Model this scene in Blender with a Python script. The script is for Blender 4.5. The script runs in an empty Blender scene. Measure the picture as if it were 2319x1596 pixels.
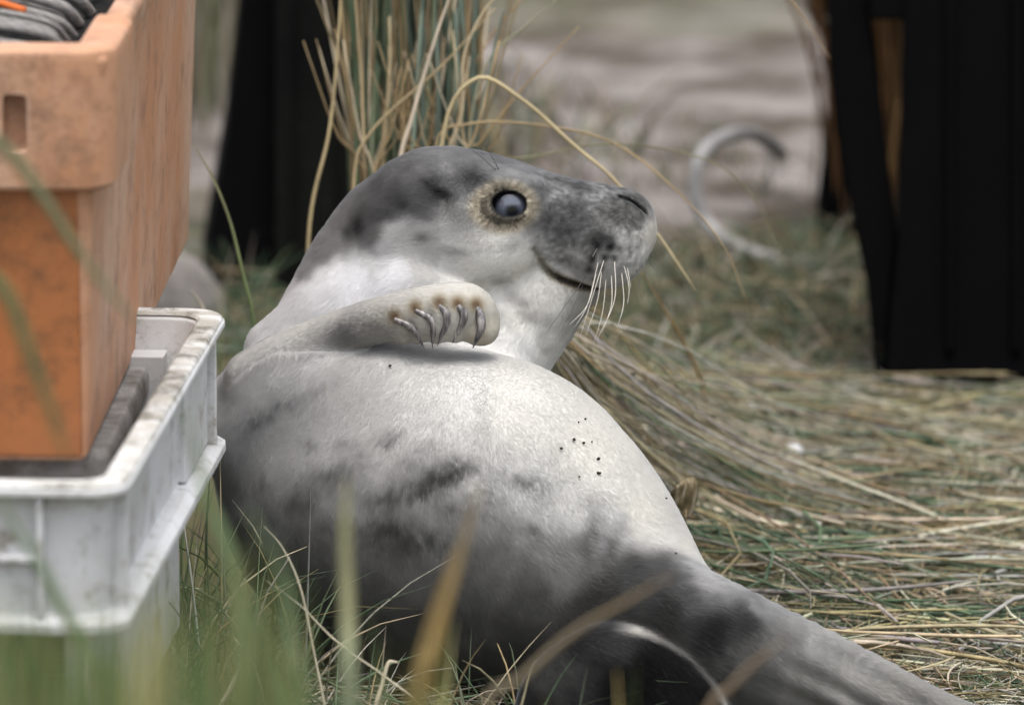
import bpy, bmesh, math, random
import numpy as np
from mathutils import Vector, Matrix

# ------------------------------------------------------------------ camera, sky, sun, exposure
PITCH = math.radians(12.0)
CAM_H = 1.528
FPX, CX, CY = 16757.0, 1159.0, 798.0          # focal length and centre in picture units (2318 x 1596)
scene = bpy.context.scene
col = scene.collection
rng = np.random.default_rng(7)
random.seed(7)

cam_data = bpy.data.cameras.new('camera')
cam = bpy.data.objects.new('camera', cam_data)
col.objects.link(cam)
cam.location = (0, 0, CAM_H)
cam.rotation_euler = (math.pi / 2 - PITCH, 0, 0)
cam_data.sensor_width = 36
cam_data.lens = FPX / 2318.0 * 36.0
cam_data.clip_start = 0.1
cam_data.clip_end = 1000
cam_data.dof.use_dof = True
cam_data.dof.focus_distance = 5.97
cam_data.dof.aperture_fstop = 5.6
scene.camera = cam

SUN_ELEV, SUN_AZ = math.radians(76), math.radians(170)   # azimuth measured from +Y towards +X
world = bpy.data.worlds.new('World')
scene.world = world
world.use_nodes = True
wn = world.node_tree
wn.nodes.clear()
sky = wn.nodes.new('ShaderNodeTexSky')
sky.sky_type = 'NISHITA'
sky.sun_disc = False
sky.sun_elevation = SUN_ELEV
sky.sun_rotation = SUN_AZ
sky.air_density = 1.0
sky.dust_density = 4.0
hs = wn.nodes.new('ShaderNodeHueSaturation')
hs.inputs['Saturation'].default_value = 0.35
bg = wn.nodes.new('ShaderNodeBackground')
bg.inputs['Strength'].default_value = 0.15
wo = wn.nodes.new('ShaderNodeOutputWorld')
wn.links.new(sky.outputs[0], hs.inputs['Color'])
wn.links.new(hs.outputs[0], bg.inputs[0])
wn.links.new(bg.outputs[0], wo.inputs[0])

sun_data = bpy.data.lights.new('sun', 'SUN')
sun_data.energy = 1.0
sun_data.angle = math.radians(25)
sun_data.color = (1.0, 0.96, 0.9)
sun = bpy.data.objects.new('sun', sun_data)
col.objects.link(sun)
sdir = Vector((math.sin(SUN_AZ) * math.cos(SUN_ELEV), math.cos(SUN_AZ) * math.cos(SUN_ELEV), math.sin(SUN_ELEV)))
sun.rotation_euler = sdir.to_track_quat('Z', 'Y').to_euler()
sun.location = (0, 6, 5)

scene.view_settings.view_transform = 'Standard'
scene.view_settings.look = 'None'
scene.view_settings.exposure = 1.04
scene.view_settings.gamma = 1.0
scene.cycles.use_denoising = True
scene.cycles.max_bounces = 6
scene.cycles.diffuse_bounces = 3
try:
    scene.cycles_curves.shape = 'RIBBONS'
    scene.cycles_curves.subdivisions = 2
except Exception:
    pass

# ------------------------------------------------------------------ picture <-> place
FWD = np.array([0, math.cos(PITCH), -math.sin(PITCH)])
UPV = np.array([0, math.sin(PITCH), math.cos(PITCH)])
RGT = np.array([1.0, 0, 0])
CAMP = np.array([0, 0, CAM_H])

def unproj(dx, dy, depth):
    dx, dy, depth = np.broadcast_arrays(np.asarray(dx, float), np.asarray(dy, float), np.asarray(depth, float))
    d = FWD + RGT * ((dx - CX) / FPX)[..., None] + UPV * ((CY - dy) / FPX)[..., None]
    return CAMP + d * depth[..., None]

def on_plane(dx, dy, z=0.0):
    d = FWD + RGT * (dx - CX) / FPX + UPV * (CY - dy) / FPX
    t = (z - CAM_H) / d[2]
    return CAMP + d * t

# ------------------------------------------------------------------ helpers
def tag(o, label=None, cat=None, group=None, kind=None):
    if label: o['label'] = label
    if cat: o['category'] = cat
    if group: o['group'] = group
    if kind: o['kind'] = kind
    return o

def empty(name, loc=(0, 0, 0), rz=0.0):
    o = bpy.data.objects.new(name, None)
    o.empty_display_size = 0.05
    col.objects.link(o)
    o.location = loc
    o.rotation_euler = (0, 0, rz)
    return o

def mesh_obj(name, verts, faces, mat=None, parent=None, smooth=True, colors=None, cname='tint'):
    me = bpy.data.meshes.new(name)
    verts = np.asarray(verts, dtype=np.float32).reshape(-1, 3)
    if isinstance(faces, np.ndarray):
        n, k = faces.shape
        me.vertices.add(len(verts)); me.vertices.foreach_set('co', verts.ravel())
        me.loops.add(n * k); me.loops.foreach_set('vertex_index', faces.astype(np.int32).ravel())
        me.polygons.add(n); me.polygons.foreach_set('loop_start', np.arange(0, n * k, k, dtype=np.int32))
        me.update(calc_edges=True)
        me.validate()
    else:
        me.from_pydata([tuple(v) for v in verts], [], faces)
    if smooth:
        me.polygons.foreach_set('use_smooth', np.ones(len(me.polygons), dtype=bool))
    if colors is not None:
        a = me.attributes.new(cname, 'FLOAT_COLOR', 'POINT')
        c = np.ones((len(verts), 4), np.float32); c[:, :3] = colors
        a.data.foreach_set('color', c.ravel())
    if mat: me.materials.append(mat)
    o = bpy.data.objects.new(name, me)
    col.objects.link(o)
    if parent: o.parent = parent
    return o

def bm_obj(name, bm, mat, parent=None, smooth=False, bevel=0.0, seg=2):
    if bevel > 0:
        bmesh.ops.bevel(bm, geom=list(bm.edges), offset=bevel, segments=seg, affect='EDGES', profile=0.5)
    me = bpy.data.meshes.new(name)
    bmesh.ops.recalc_face_normals(bm, faces=bm.faces)
    bm.to_mesh(me); bm.free()
    if smooth:
        me.polygons.foreach_set('use_smooth', np.ones(len(me.polygons), dtype=bool))
    me.materials.append(mat)
    o = bpy.data.objects.new(name, me)
    col.objects.link(o)
    if parent: o.parent = parent
    return o

def box_bm(x0, x1, y0, y1, z0, z1):
    bm = bmesh.new()
    bmesh.ops.create_cube(bm, size=1.0)
    for v in bm.verts:
        v.co = Vector(((x0 + x1) / 2 + v.co.x * (x1 - x0), (y0 + y1) / 2 + v.co.y * (y1 - y0), (z0 + z1) / 2 + v.co.z * (z1 - z0)))
    return bm

class Nodes:
    def __init__(self, name, rough=0.6, spec=0.3):
        self.m = bpy.data.materials.new(name); self.m.use_nodes = True
        self.t = self.m.node_tree
        self.b = self.t.nodes['Principled BSDF']
        self.b.inputs['Roughness'].default_value = rough
        self.b.inputs['Specular IOR Level'].default_value = spec
        self.tc = None
    def n(self, kind, **kw):
        x = self.t.nodes.new('ShaderNode' + kind)
        for k, v in kw.items():
            if k in x.inputs: x.inputs[k].default_value = v
            else: setattr(x, k, v)
        return x
    def l(self, a, b): self.t.links.new(a, b)
    def coords(self, scale=(1, 1, 1)):
        tc = self.n('TexCoord'); mp = self.n('Mapping'); mp.inputs['Scale'].default_value = scale
        self.l(tc.outputs['Object'], mp.inputs['Vector'])
        return mp.outputs[0]
    def noise(self, vec, scale, detail=4, rough=0.55):
        x = self.n('TexNoise'); x.inputs['Scale'].default_value = scale
        x.inputs['Detail'].default_value = detail; x.inputs['Roughness'].default_value = rough
        if vec is not None: self.l(vec, x.inputs['Vector'])
        return x.outputs['Fac']
    def ramp(self, fac, stops):
        r = self.n('ValToRGB'); e = r.color_ramp.elements
        while len(e) < len(stops): e.new(0.5)
        for el, (p, c) in zip(e, stops):
            el.position = p; el.color = (*c, 1) if len(c) == 3 else c
        self.l(fac, r.inputs[0])
        return r.outputs[0]
    def mix(self, fac, a, b, blend='MIX'):
        x = self.n('Mix'); x.data_type = 'RGBA'; x.blend_type = blend
        for i, s in ((0, fac), (6, a), (7, b)):
            if isinstance(s, (int, float)): x.inputs[i].default_value = s
            elif isinstance(s, tuple): x.inputs[i].default_value = (*s, 1)
            else: self.l(s, x.inputs[i])
        return x.outputs[2]
    def bump(self, h, strength=0.3, dist=0.002):
        x = self.n('Bump'); x.inputs['Strength'].default_value = strength; x.inputs['Distance'].default_value = dist
        self.l(h, x.inputs['Height']); self.l(x.outputs[0], self.b.inputs['Normal'])
    def color(self, c):
        if isinstance(c, tuple): self.b.inputs['Base Color'].default_value = (*c, 1)
        else: self.l(c, self.b.inputs['Base Color'])

G = lambda v: (v, v, v)

def mat_plastic(name, base, worn, dirt, wornamt=(0.45, 0.7), dirtamt=(0.55, 0.75), stretch=(40, 40, 6), rough=0.55, edge=None):
    N = Nodes(name, rough, 0.35)
    v = N.coords(); vs = N.coords(stretch)
    f1 = N.ramp(N.noise(vs, 1.0, 6, 0.65), [(wornamt[0], G(0)), (wornamt[1], G(1))])
    c = N.mix(f1, base, worn)
    f2 = N.ramp(N.noise(v, 22, 9, 0.78), [(dirtamt[0], G(0)), (dirtamt[1], G(0.85))])
    c = N.mix(f2, c, dirt)
    f3 = N.ramp(N.noise(v, 220, 5, 0.75), [(0.56, G(0)), (0.68, G(0.7))])
    f3 = N.mix(1.0, f3, N.ramp(N.noise(v, 9, 3, 0.6), [(0.42, G(0)), (0.6, G(1))]), 'MULTIPLY')
    c = N.mix(f3, c, dirt)
    if edge:      # plastic rubbed pale along the edges
        bv = N.n('Bevel'); bv.samples = 6; bv.inputs['Radius'].default_value = 0.006
        ge = N.n('NewGeometry'); dt = N.n('VectorMath', operation='DOT_PRODUCT')
        N.l(bv.outputs[0], dt.inputs[0]); N.l(ge.outputs['Normal'], dt.inputs[1])
        w = N.ramp(dt.outputs['Value'], [(0.80, G(1)), (0.985, G(0))])
        w = N.mix(1.0, w, N.ramp(N.noise(v, 30, 6, 0.7), [(0.38, G(0.1)), (0.58, G(1))]), 'MULTIPLY')
        c = N.mix(w, c, edge)
    N.color(c)
    N.bump(N.noise(v, 120, 6, 0.7), 0.25, 0.002)
    return N.m

def mat_tint(name, rough=0.55, spec=0.25, trans=0.15, var=0.25, scale=(60, 60, 60)):
    N = Nodes(name, rough, spec)
    a = N.n('Attribute', attribute_name='tint')
    f = N.noise(N.coords(scale), 1.0, 4, 0.6)
    k = N.ramp(f, [(0.3, G(1 - var)), (0.7, G(1 + var))])
    c = N.mix(1.0, a.outputs['Color'], k, 'MULTIPLY')
    N.color(c)
    if trans > 0:
        tr = N.n('BsdfTranslucent'); N.l(c, tr.inputs['Color'])
        ms = N.n('MixShader'); ms.inputs[0].default_value = trans
        out = N.t.nodes['Material Output']
        N.l(N.b.outputs[0], ms.inputs[1]); N.l(tr.outputs[0], ms.inputs[2]); N.l(ms.outputs[0], out.inputs[0])
    return N.m

def cr(ctrl, n):
    """smooth curve through control points (Catmull-Rom), n samples"""
    P = np.asarray(ctrl, float)
    if len(P) == 2:
        t = np.linspace(0, 1, n)[:, None]
        return P[0] * (1 - t) + P[1] * t
    Q = np.vstack([2 * P[0] - P[1], P, 2 * P[-1] - P[-2]])
    u = np.linspace(0, len(P) - 1, n); i = np.clip(u.astype(int), 0, len(P) - 2); f = (u - i)[:, None]
    a, b, c, d = Q[i], Q[i + 1], Q[i + 2], Q[i + 3]
    return 0.5 * (2 * b + (c - a) * f + (2 * a - 5 * b + 4 * c - d) * f ** 2 + (3 * b - a - 3 * c + d) * f ** 3)

def tubes(lines, widths, thick, sides=4, twist=None):
    """lines (m, n, 3); widths (m, n) half widths; thick: half thickness / half width. Returns verts, quads."""
    L = np.asarray(lines, float); m, n, _ = L.shape
    T = np.gradient(L, axis=1); T /= np.linalg.norm(T, axis=2, keepdims=True) + 1e-12
    ref = np.tile(np.array([0, 0, 1.0]), (m, 1))
    para = np.abs(T[:, 0, 2]) > 0.8
    ref[para] = np.array([0.3, -1.0, 0])
    A = np.cross(T, ref[:, None, :]); A /= np.linalg.norm(A, axis=2, keepdims=True) + 1e-12
    B = np.cross(A, T)
    if twist is not None:
        c, s = np.cos(twist)[:, None, None], np.sin(twist)[:, None, None]
        A, B = A * c + B * s, B * c - A * s
    ang = np.arange(sides) / sides * 2 * np.pi
    W = np.asarray(widths)[:, :, None, None]
    V = L[:, :, None, :] + W * (A[:, :, None, :] * np.cos(ang)[None, None, :, None] + thick * B[:, :, None, :] * np.sin(ang)[None, None, :, None])
    idx = np.arange(m * n * sides).reshape(m, n, sides)
    q = np.stack([idx[:, :-1, :], np.roll(idx, -1, 2)[:, :-1, :], np.roll(idx, -1, 2)[:, 1:, :], idx[:, 1:, :]], -1)
    return V.reshape(-1, 3), q.reshape(-1, 4)

def tube_obj(name, ctrl, r, mat, parent=None, n=16, thick=1.0, sides=6, tint=None, taper=None, twist=None):
    L = cr(ctrl, n)[None]
    w = np.full((1, n), r) if taper is None else r * np.interp(np.linspace(0, 1, n), np.linspace(0, 1, len(taper)), taper)[None]
    V, Q = tubes(L, w, thick, sides, None if twist is None else np.array([twist]))
    c = None
    if tint is not None:
        tint = np.asarray(tint, float)
        if tint.ndim == 1: c = np.tile(tint, (len(V), 1))
        else:
            t = np.repeat(np.linspace(0, 1, n), sides)
            c = np.stack([np.interp(t, np.linspace(0, 1, len(tint)), tint[:, k]) for k in range(3)], 1)
    F = [tuple(f) for f in Q] + [tuple(range(sides))[::-1], tuple(range((n - 1) * sides, n * sides))]
    return mesh_obj(name, V, F, mat, parent, True, c)

def hash3(i, j, k):
    h = (i.astype(np.int64) * 374761393 + j.astype(np.int64) * 668265263 + k.astype(np.int64) * 2147483647 // 7) & 0xffffffff
    h = ((h ^ (h >> 13)) * 1274126177) & 0xffffffff
    return ((h ^ (h >> 16)) & 0xffff) / 65535.0

def vnoise(P, scale, octaves=3):
    P = np.asarray(P, float) / scale
    out = np.zeros(len(P)); amp, tot = 1.0, 0.0
    for o in range(octaves):
        Q = P * 2 ** o + 17.3 * o
        b = np.floor(Q).astype(np.int64); f = Q - b; f = f * f * (3 - 2 * f)
        v = np.zeros(len(P))
        for a in (0, 1):
            for c in (0, 1):
                for d in (0, 1):
                    w = (f[:, 0] if a else 1 - f[:, 0]) * (f[:, 1] if c else 1 - f[:, 1]) * (f[:, 2] if d else 1 - f[:, 2])
                    v += w * hash3(b[:, 0] + a, b[:, 1] + c, b[:, 2] + d)
        out += amp * v; tot += amp; amp *= 0.5
    return out / tot

def srgb(v):
    v = np.asarray(v, float) / 255.0
    return np.where(v <= 0.04045, v / 12.92, ((v + 0.055) / 1.055) ** 2.4)

# ------------------------------------------------------------------ ground
def ground_h(x, y):
    P = np.stack([np.asarray(x, float), np.asarray(y, float), np.zeros_like(np.asarray(x, float))], -1).reshape(-1, 3)
    near = np.clip((P[:, 1] - 6.6) / 1.0, 0, 1)
    z = (vnoise(P, 0.5, 3) - 0.5) * 0.05 * (0.15 + near) + (vnoise(P + 5, 0.12, 2) - 0.5) * 0.012
    return z.reshape(np.shape(x)) - 0.004

def build_ground():
    xs = np.concatenate([[-300, -60, -15, -5, -2.5], np.linspace(-1.6, 1.6, 129), [2.5, 5, 15, 60, 300]])
    ys = np.concatenate([[-60, -10, 0, 2, 4], np.linspace(4.6, 11, 257), [12, 14, 18, 30, 80, 300, 600]])
    X, Y = np.meshgrid(xs, ys)
    Z = ground_h(X, Y)
    V = np.stack([X, Y, Z], -1).reshape(-1, 3)
    nx, ny = len(xs), len(ys)
    i = np.arange(nx * ny).reshape(ny, nx)
    F = np.stack([i[:-1, :-1], i[:-1, 1:], i[1:, 1:], i[1:, :-1]], -1).reshape(-1, 4)
    N = Nodes('sand_and_turf', 0.95, 0.1)
    v = N.coords()
    sand = N.ramp(N.noise(v, 5.5, 6, 0.62), [(0.40, (0.06, 0.05, 0.04)), (0.49, (0.155, 0.135, 0.125)), (0.60, (0.27, 0.245, 0.235))])
    sand = N.mix(N.ramp(N.noise(v, 60, 6, 0.7), [(0.4, G(0)), (0.7, G(0.5))]), sand, (0.16, 0.13, 0.10))
    turf = N.ramp(N.noise(v, 9, 8, 0.7), [(0.3, (0.045, 0.05, 0.022)), (0.5, (0.09, 0.075, 0.042)), (0.62, (0.075, 0.09, 0.03)), (0.8, (0.15, 0.125, 0.08))])
    green = N.ramp(N.noise(v, 5, 6, 0.7), [(0.3, (0.06, 0.062, 0.04)), (0.7, (0.12, 0.125, 0.07))])
    sep = N.n('SeparateXYZ'); N.l(v, sep.inputs[0])
    wob = N.n('Math', operation='MULTIPLY_ADD'); N.l(N.noise(v, 2.2, 4, 0.6), wob.inputs[0]); wob.inputs[1].default_value = 1.6
    ad = N.n('Math', operation='ADD'); N.l(sep.outputs['Y'], wob.inputs[2]); N.l(wob.outputs[0], ad.inputs[0]); ad.inputs[1].default_value = -0.8
    def band(y0, y1):
        mr = N.n('MapRange'); N.l(ad.outputs[0], mr.inputs[0]); mr.inputs[1].default_value = y0; mr.inputs[2].default_value = y1
        return mr.outputs[0]
    c = N.mix(band(7.45, 7.85), turf, sand)
    c = N.mix(band(9.15, 9.6), c, green)
    N.color(c)
    N.bump(N.noise(v, 90, 8, 0.75), 0.6, 0.01)
    o = mesh_obj('ground', V, F, N.m)
    tag(o, 'sandy ground with trampled turf and bare pale sand behind', kind='structure')
build_ground()
# ------------------------------------------------------------------ seal (shape in picture units: x right, y down, w away; 1 unit = 0.358 mm at 6 m)
DEP0 = 6.0
UM = DEP0 / FPX

def to_world(P):
    P = np.asarray(P, float)
    return unproj(P[..., 0], P[..., 1], DEP0 + P[..., 2] * UM)

def rest_w(y, r):
    """depth at which a ball of radius r centred at picture height y rests on the ground"""
    s = UPV[2] * (CY - y) / FPX + FWD[2]
    return ((r * UM - CAM_H) / s - DEP0) / UM

def seg(P, a, b, k=1.0):
    """round cone from a=(x,y,w,r) to b, depth scaled by k"""
    a, b = [np.asarray(v, np.float32) for v in (a, b)]
    x = P[:, 0] - a[0]; y = P[:, 1] - a[1]; z = (P[:, 2] - a[2]) / np.float32(k)
    bx, by, bz = b[0] - a[0], b[1] - a[1], (b[2] - a[2]) / np.float32(k)
    h = np.clip((x * bx + y * by + z * bz) / (bx * bx + by * by + bz * bz + np.float32(1e-9)), 0, 1)
    x -= h * bx; y -= h * by; z -= h * bz
    return np.sqrt(x * x + y * y + z * z) - (a[3] + (b[3] - a[3]) * h)

def boxed(lo, hi):
    """evaluate a shape only near its bounds; elsewhere a distance that cannot matter"""
    lo, hi = np.asarray(lo, np.float32), np.asarray(hi, np.float32)
    def deco(f):
        def g(P):
            P = np.asarray(P, np.float32)
            e = np.maximum(np.maximum(lo - P, P - hi), 0)
            d = np.sqrt((e * e).sum(1)) + 110
            m = d < 111
            if m.any(): d[m] = f(np.asfortranarray(P[m]))
            return d
        return g
    return deco

def chain(P, pts, k=1.0, n=None):
    C = cr(pts, n or (len(pts) - 1) * 3 + 1)
    d = None
    for i in range(len(C) - 1):
        e = seg(P, C[i], C[i + 1], k)
        d = e if d is None else np.minimum(d, e)
    return d

def ell(P, c, r, rot=0.0):
    Q = P - np.asarray(c, np.float32)
    if rot:
        x = Q[:, 0] * math.cos(rot) + Q[:, 1] * math.sin(rot); y = -Q[:, 0] * math.sin(rot) + Q[:, 1] * math.cos(rot)
        Q = np.stack([x, y, Q[:, 2]], 1)
    r = np.asarray(r, np.float32)
    k0 = np.linalg.norm(Q / r, axis=1); k1 = np.linalg.norm(Q / (r * r), axis=1)
    return k0 * (k0 - 1) / (k1 + 1e-9)

def smin(a, b, k):
    h = np.clip(0.5 + 0.5 * (b - a) / k, 0, 1)
    return b * (1 - h) + a * h - k * h * (1 - h)

def smax(a, b, k): return -smin(-a, -b, k)

W_A, W_B, W_C, W_D = 250.0, 95.0, 25.0, -30.0
HW = 300.0                                   # depth of the head's middle plane

def sdf_trunk(P):
    d = chain(P, [(760, 1080, W_A + 90, 270), (860, 1130, W_A, 345), (1050, 1182, W_B, 388), (1130, 1216, 58.0, 368), (1208, 1258, W_C, 334), (1275, 1312, W_D, 302), (1420, 1420, -150, 215)], 1.0, 37)
    # shoulder roll on the near side, behind the fore flipper
    d = smin(d, chain(P, [(560, 960, 190, 120), (680, 880, 120, 130), (860, 900, 40, 120)], 1.0, 7), 90)
    return d

@boxed((1100, 1100, -760), (2700, 1950, 120))
def sdf_hind(P):
    d = chain(P, [(1430, 1440, -215, 205), (1556, 1488, rest_w(1488, 190), 196), (1730, 1524, rest_w(1524, 150), 150), (1898, 1563, rest_w(1570, 100), 110),
                  (2070, 1612, rest_w(1625, 68), 75), (2245, 1668, rest_w(1684, 52), 50), (2420, 1770, rest_w(1770, 35), 34)], 1.0, 22)
    # toes of the far hind flipper: long low ridges
    t = (P[:, 0] - 1720) * 0.87 + (P[:, 1] - 1470) * 0.49
    c = -(P[:, 0] - 1720) * 0.49 + (P[:, 1] - 1470) * 0.87
    amp = np.clip(t / 200, 0, 1) * 8
    return d + amp * np.cos(c / 9.5 + 0.9 * np.sin(t / 150)) * (0.7 + 0.3 * np.sin(c / 23 + 1))

@boxed((1080, 1280, -740), (1770, 1990, -270))
def sdf_near_flipper(P):
    return ell(P, (1412, 1648, -486), (250, 226, 108), 0.45)

@boxed((640, 220, -120), (1640, 1300, 740))
def sdf_head(P):
    p = P.copy(); p[:, 2] -= HW
    d = chain(p, [(905, 520, 0, 130), (985, 474, 0, 141), (1090, 478, 0, 132), (1190, 492, 0, 114), (1290, 512, 0, 106), (1375, 520, 0, 99), (1406, 528, 0, 78)], 1.22, 19)
    # cheek / temple fullness on both sides
    for s in (-1, 1):
        d = smin(d, ell(p, (1065, 560, s * 85), (150, 95, 85)), 60)
        # whisker pads
        d = smin(d, ell(p, (1372, 575, s * 52), (92, 78, 62), -0.15), 28)
        # brow ridge
        d = smin(d, ell(p, (1140, 412, s * 118), (70, 22, 26), 0.12), 40)
    # nose block
    d = smin(d, ell(p, (1418, 513, 0), (58, 74, 60), 0.2), 26)
    # lower jaw
    d = smin(d, chain(p, [(1120, 600, 0, 100), (1230, 618, 0, 78), (1315, 628, 0, 48)], 1.05, 7), 16)
    # throat
    d = smin(d, chain(p, [(1262, 662, 10, 76), (1205, 705, 20, 108), (1082, 800, 30, 165), (1000, 960, 40, 225)], 1.0, 10), 55)
    return d

def sdf_neck(P):
    d = chain(P, [(960, 540, HW, 150), (890, 600, HW + 10, 175), (850, 720, HW + 0, 205), (850, 880, HW - 30, 265), (900, 1050, HW - 100, 300)], 1.05, 16)
    # roll of loose skin below the jaw
    d = smin(d, chain(P, [(640, 800, HW - 80, 85), (760, 705, HW - 130, 75), (900, 660, HW - 160, 62), (1010, 700, HW - 150, 62)], 1.0, 8), 34)
    return d

def sdf_body(P):
    d = smin(sdf_head(P), sdf_neck(P), 42)
    d = smin(d, sdf_trunk(P), 20)
    d = smin(d, sdf_hind(P), 60)
    return smin(d, sdf_near_flipper(P), 10 + 90 * np.clip((1440 - P[:, 0]) / 120, 0, 1))

def surf_w(f, x, y, w0=-900.0, w1=700.0):
    """nearest depth at which the shape shows at picture point x, y"""
    w = np.linspace(w0, w1, 900)
    v = f(np.stack([np.full_like(w, x), np.full_like(w, y), w], 1))
    i = np.argmax(v < 0)
    return float(w[i]) if v[i] < 0 else None

PAW = [(560, 890, 95, 62), (660, 815, 60, 60), (760, 752, 20, 52), (850, 728, -10, 52), (930, 714, -25, 60), (1000, 708, -25, 66), (1052, 706, -10, 66), (1082, 722, 5, 50)]
PAW_W = surf_w(lambda P: np.minimum(sdf_trunk(P), sdf_neck(P)), 960, 800) - 18
PAWP = [(x, y, PAW_W + w, r) for x, y, w, r in PAW]
PAWP[0] = (556, 852, surf_w(sdf_body, 556, 852) + 34, 46)
PAWP[1] = (660, 796, surf_w(sdf_body, 660, 796) + 26, 50)
PAWP[2] = (760, 754, 0.5 * (PAW_W + PAWP[1][2]), 50)
CLAWS = [[(893, 722), (935, 744), (962, 792)], [(940, 702), (977, 727), (979, 789)], [(994, 690), (1012, 723), (990, 783)],
         [(1036, 692), (1050, 720), (1024, 777)], [(1079, 695), (1090, 738), (1070, 789)]]

@boxed((430, 540, PAW_W - 220), (1240, 1010, 420))
def sdf_paw(P):
    d = chain(P, PAWP, 0.75, 22)
    # heel of the paw and toe tip
    d = smin(d, ell(P, (1092, 752, PAW_W - 5), (34, 30, 34)), 22)
    # toe pads between the claws
    for (x, y) in ((915, 752), (952, 750), (996, 748), (1036, 746), (1080, 752)):
        d = smin(d, ell(P, (x - 6, y, PAW_W - 26), (17, 30, 24)), 10)
    for (x, y) in ((925, 712), (968, 698), (1014, 690), (1058, 690)):
        d = smin(d, ell(P, (x, y, PAW_W - 52), (13, 24, 14)), 12)
    return d

EYE = (1152.0, 462.0)
_ew = surf_w(sdf_head, *EYE)
EYE_C = np.array([EYE[0], EYE[1], _ew + 55.0])
EYE_R = 54.0
def line_on(f, pts, off=0.0, n=14):
    C = cr(pts, n)
    return [(x, y, (surf_w(f, x, y) or 0) + off) for x, y in C]
MOUTH = line_on(sdf_head, [(1208, 566), (1222, 592), (1246, 618), (1290, 640), (1338, 652)], 2.0, 12)
MOUTH += [(1368, 654, HW - 40), (1395, 648, HW)]
NOSTRIL = line_on(sdf_head, [(1405, 447), (1432, 457), (1462, 480)], 4.0, 6)

def sdf_full(P):
    d = sdf_body(P)
    near_head = (P[:, 0] > 1020) & (P[:, 0] < 1520) & (P[:, 1] > 360) & (P[:, 1] < 720) & (P[:, 2] < HW + 40)
    if near_head.any():
        Q = P[near_head]; e = d[near_head]
        # lids: a low swelling round the eye, then the socket
        R = np.linalg.norm((Q - EYE_C) / np.array([1.5, 1.15, 1.0]), axis=1) - 60
        e = smin(e, R, 26)
        ca, sa = math.cos(.10), math.sin(.10)
        ex = (Q[:, 0] - EYE_C[0]) * ca + (Q[:, 1] - EYE_C[1]) * sa; ey = -(Q[:, 0] - EYE_C[0]) * sa + (Q[:, 1] - EYE_C[1]) * ca
        lens = np.maximum(np.hypot(ex, ey + 13) - 41, np.hypot(ex, ey - 13) - 41)     # almond opening between the lids
        e = smax(e, -np.maximum(lens, np.abs(Q[:, 2] - EYE_C[2] + 58) - 70), 6)
        m = None
        for a, b in zip(MOUTH[:-1], MOUTH[1:]):
            s = seg(Q, (*a, 5.5), (*b, 5.5)); m = s if m is None else np.minimum(m, s)
        e = smax(e, -m, 7)
        m = None
        for i, (a, b) in enumerate(zip(NOSTRIL[:-1], NOSTRIL[1:])):
            s = seg(Q, (*a, 3 + i), (*b, 4 + i)); m = s if m is None else np.minimum(m, s)
        e = smax(e, -m, 5)
        # crease that sets the muzzle off from the cheek
        d[near_head] = e
    # loose folds: where neck meets shoulder, and on the chest
    return smin(d, sdf_paw(P), 14 + 26 * np.clip((800 - P[:, 0]) / 160, 0, 1))

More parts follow.
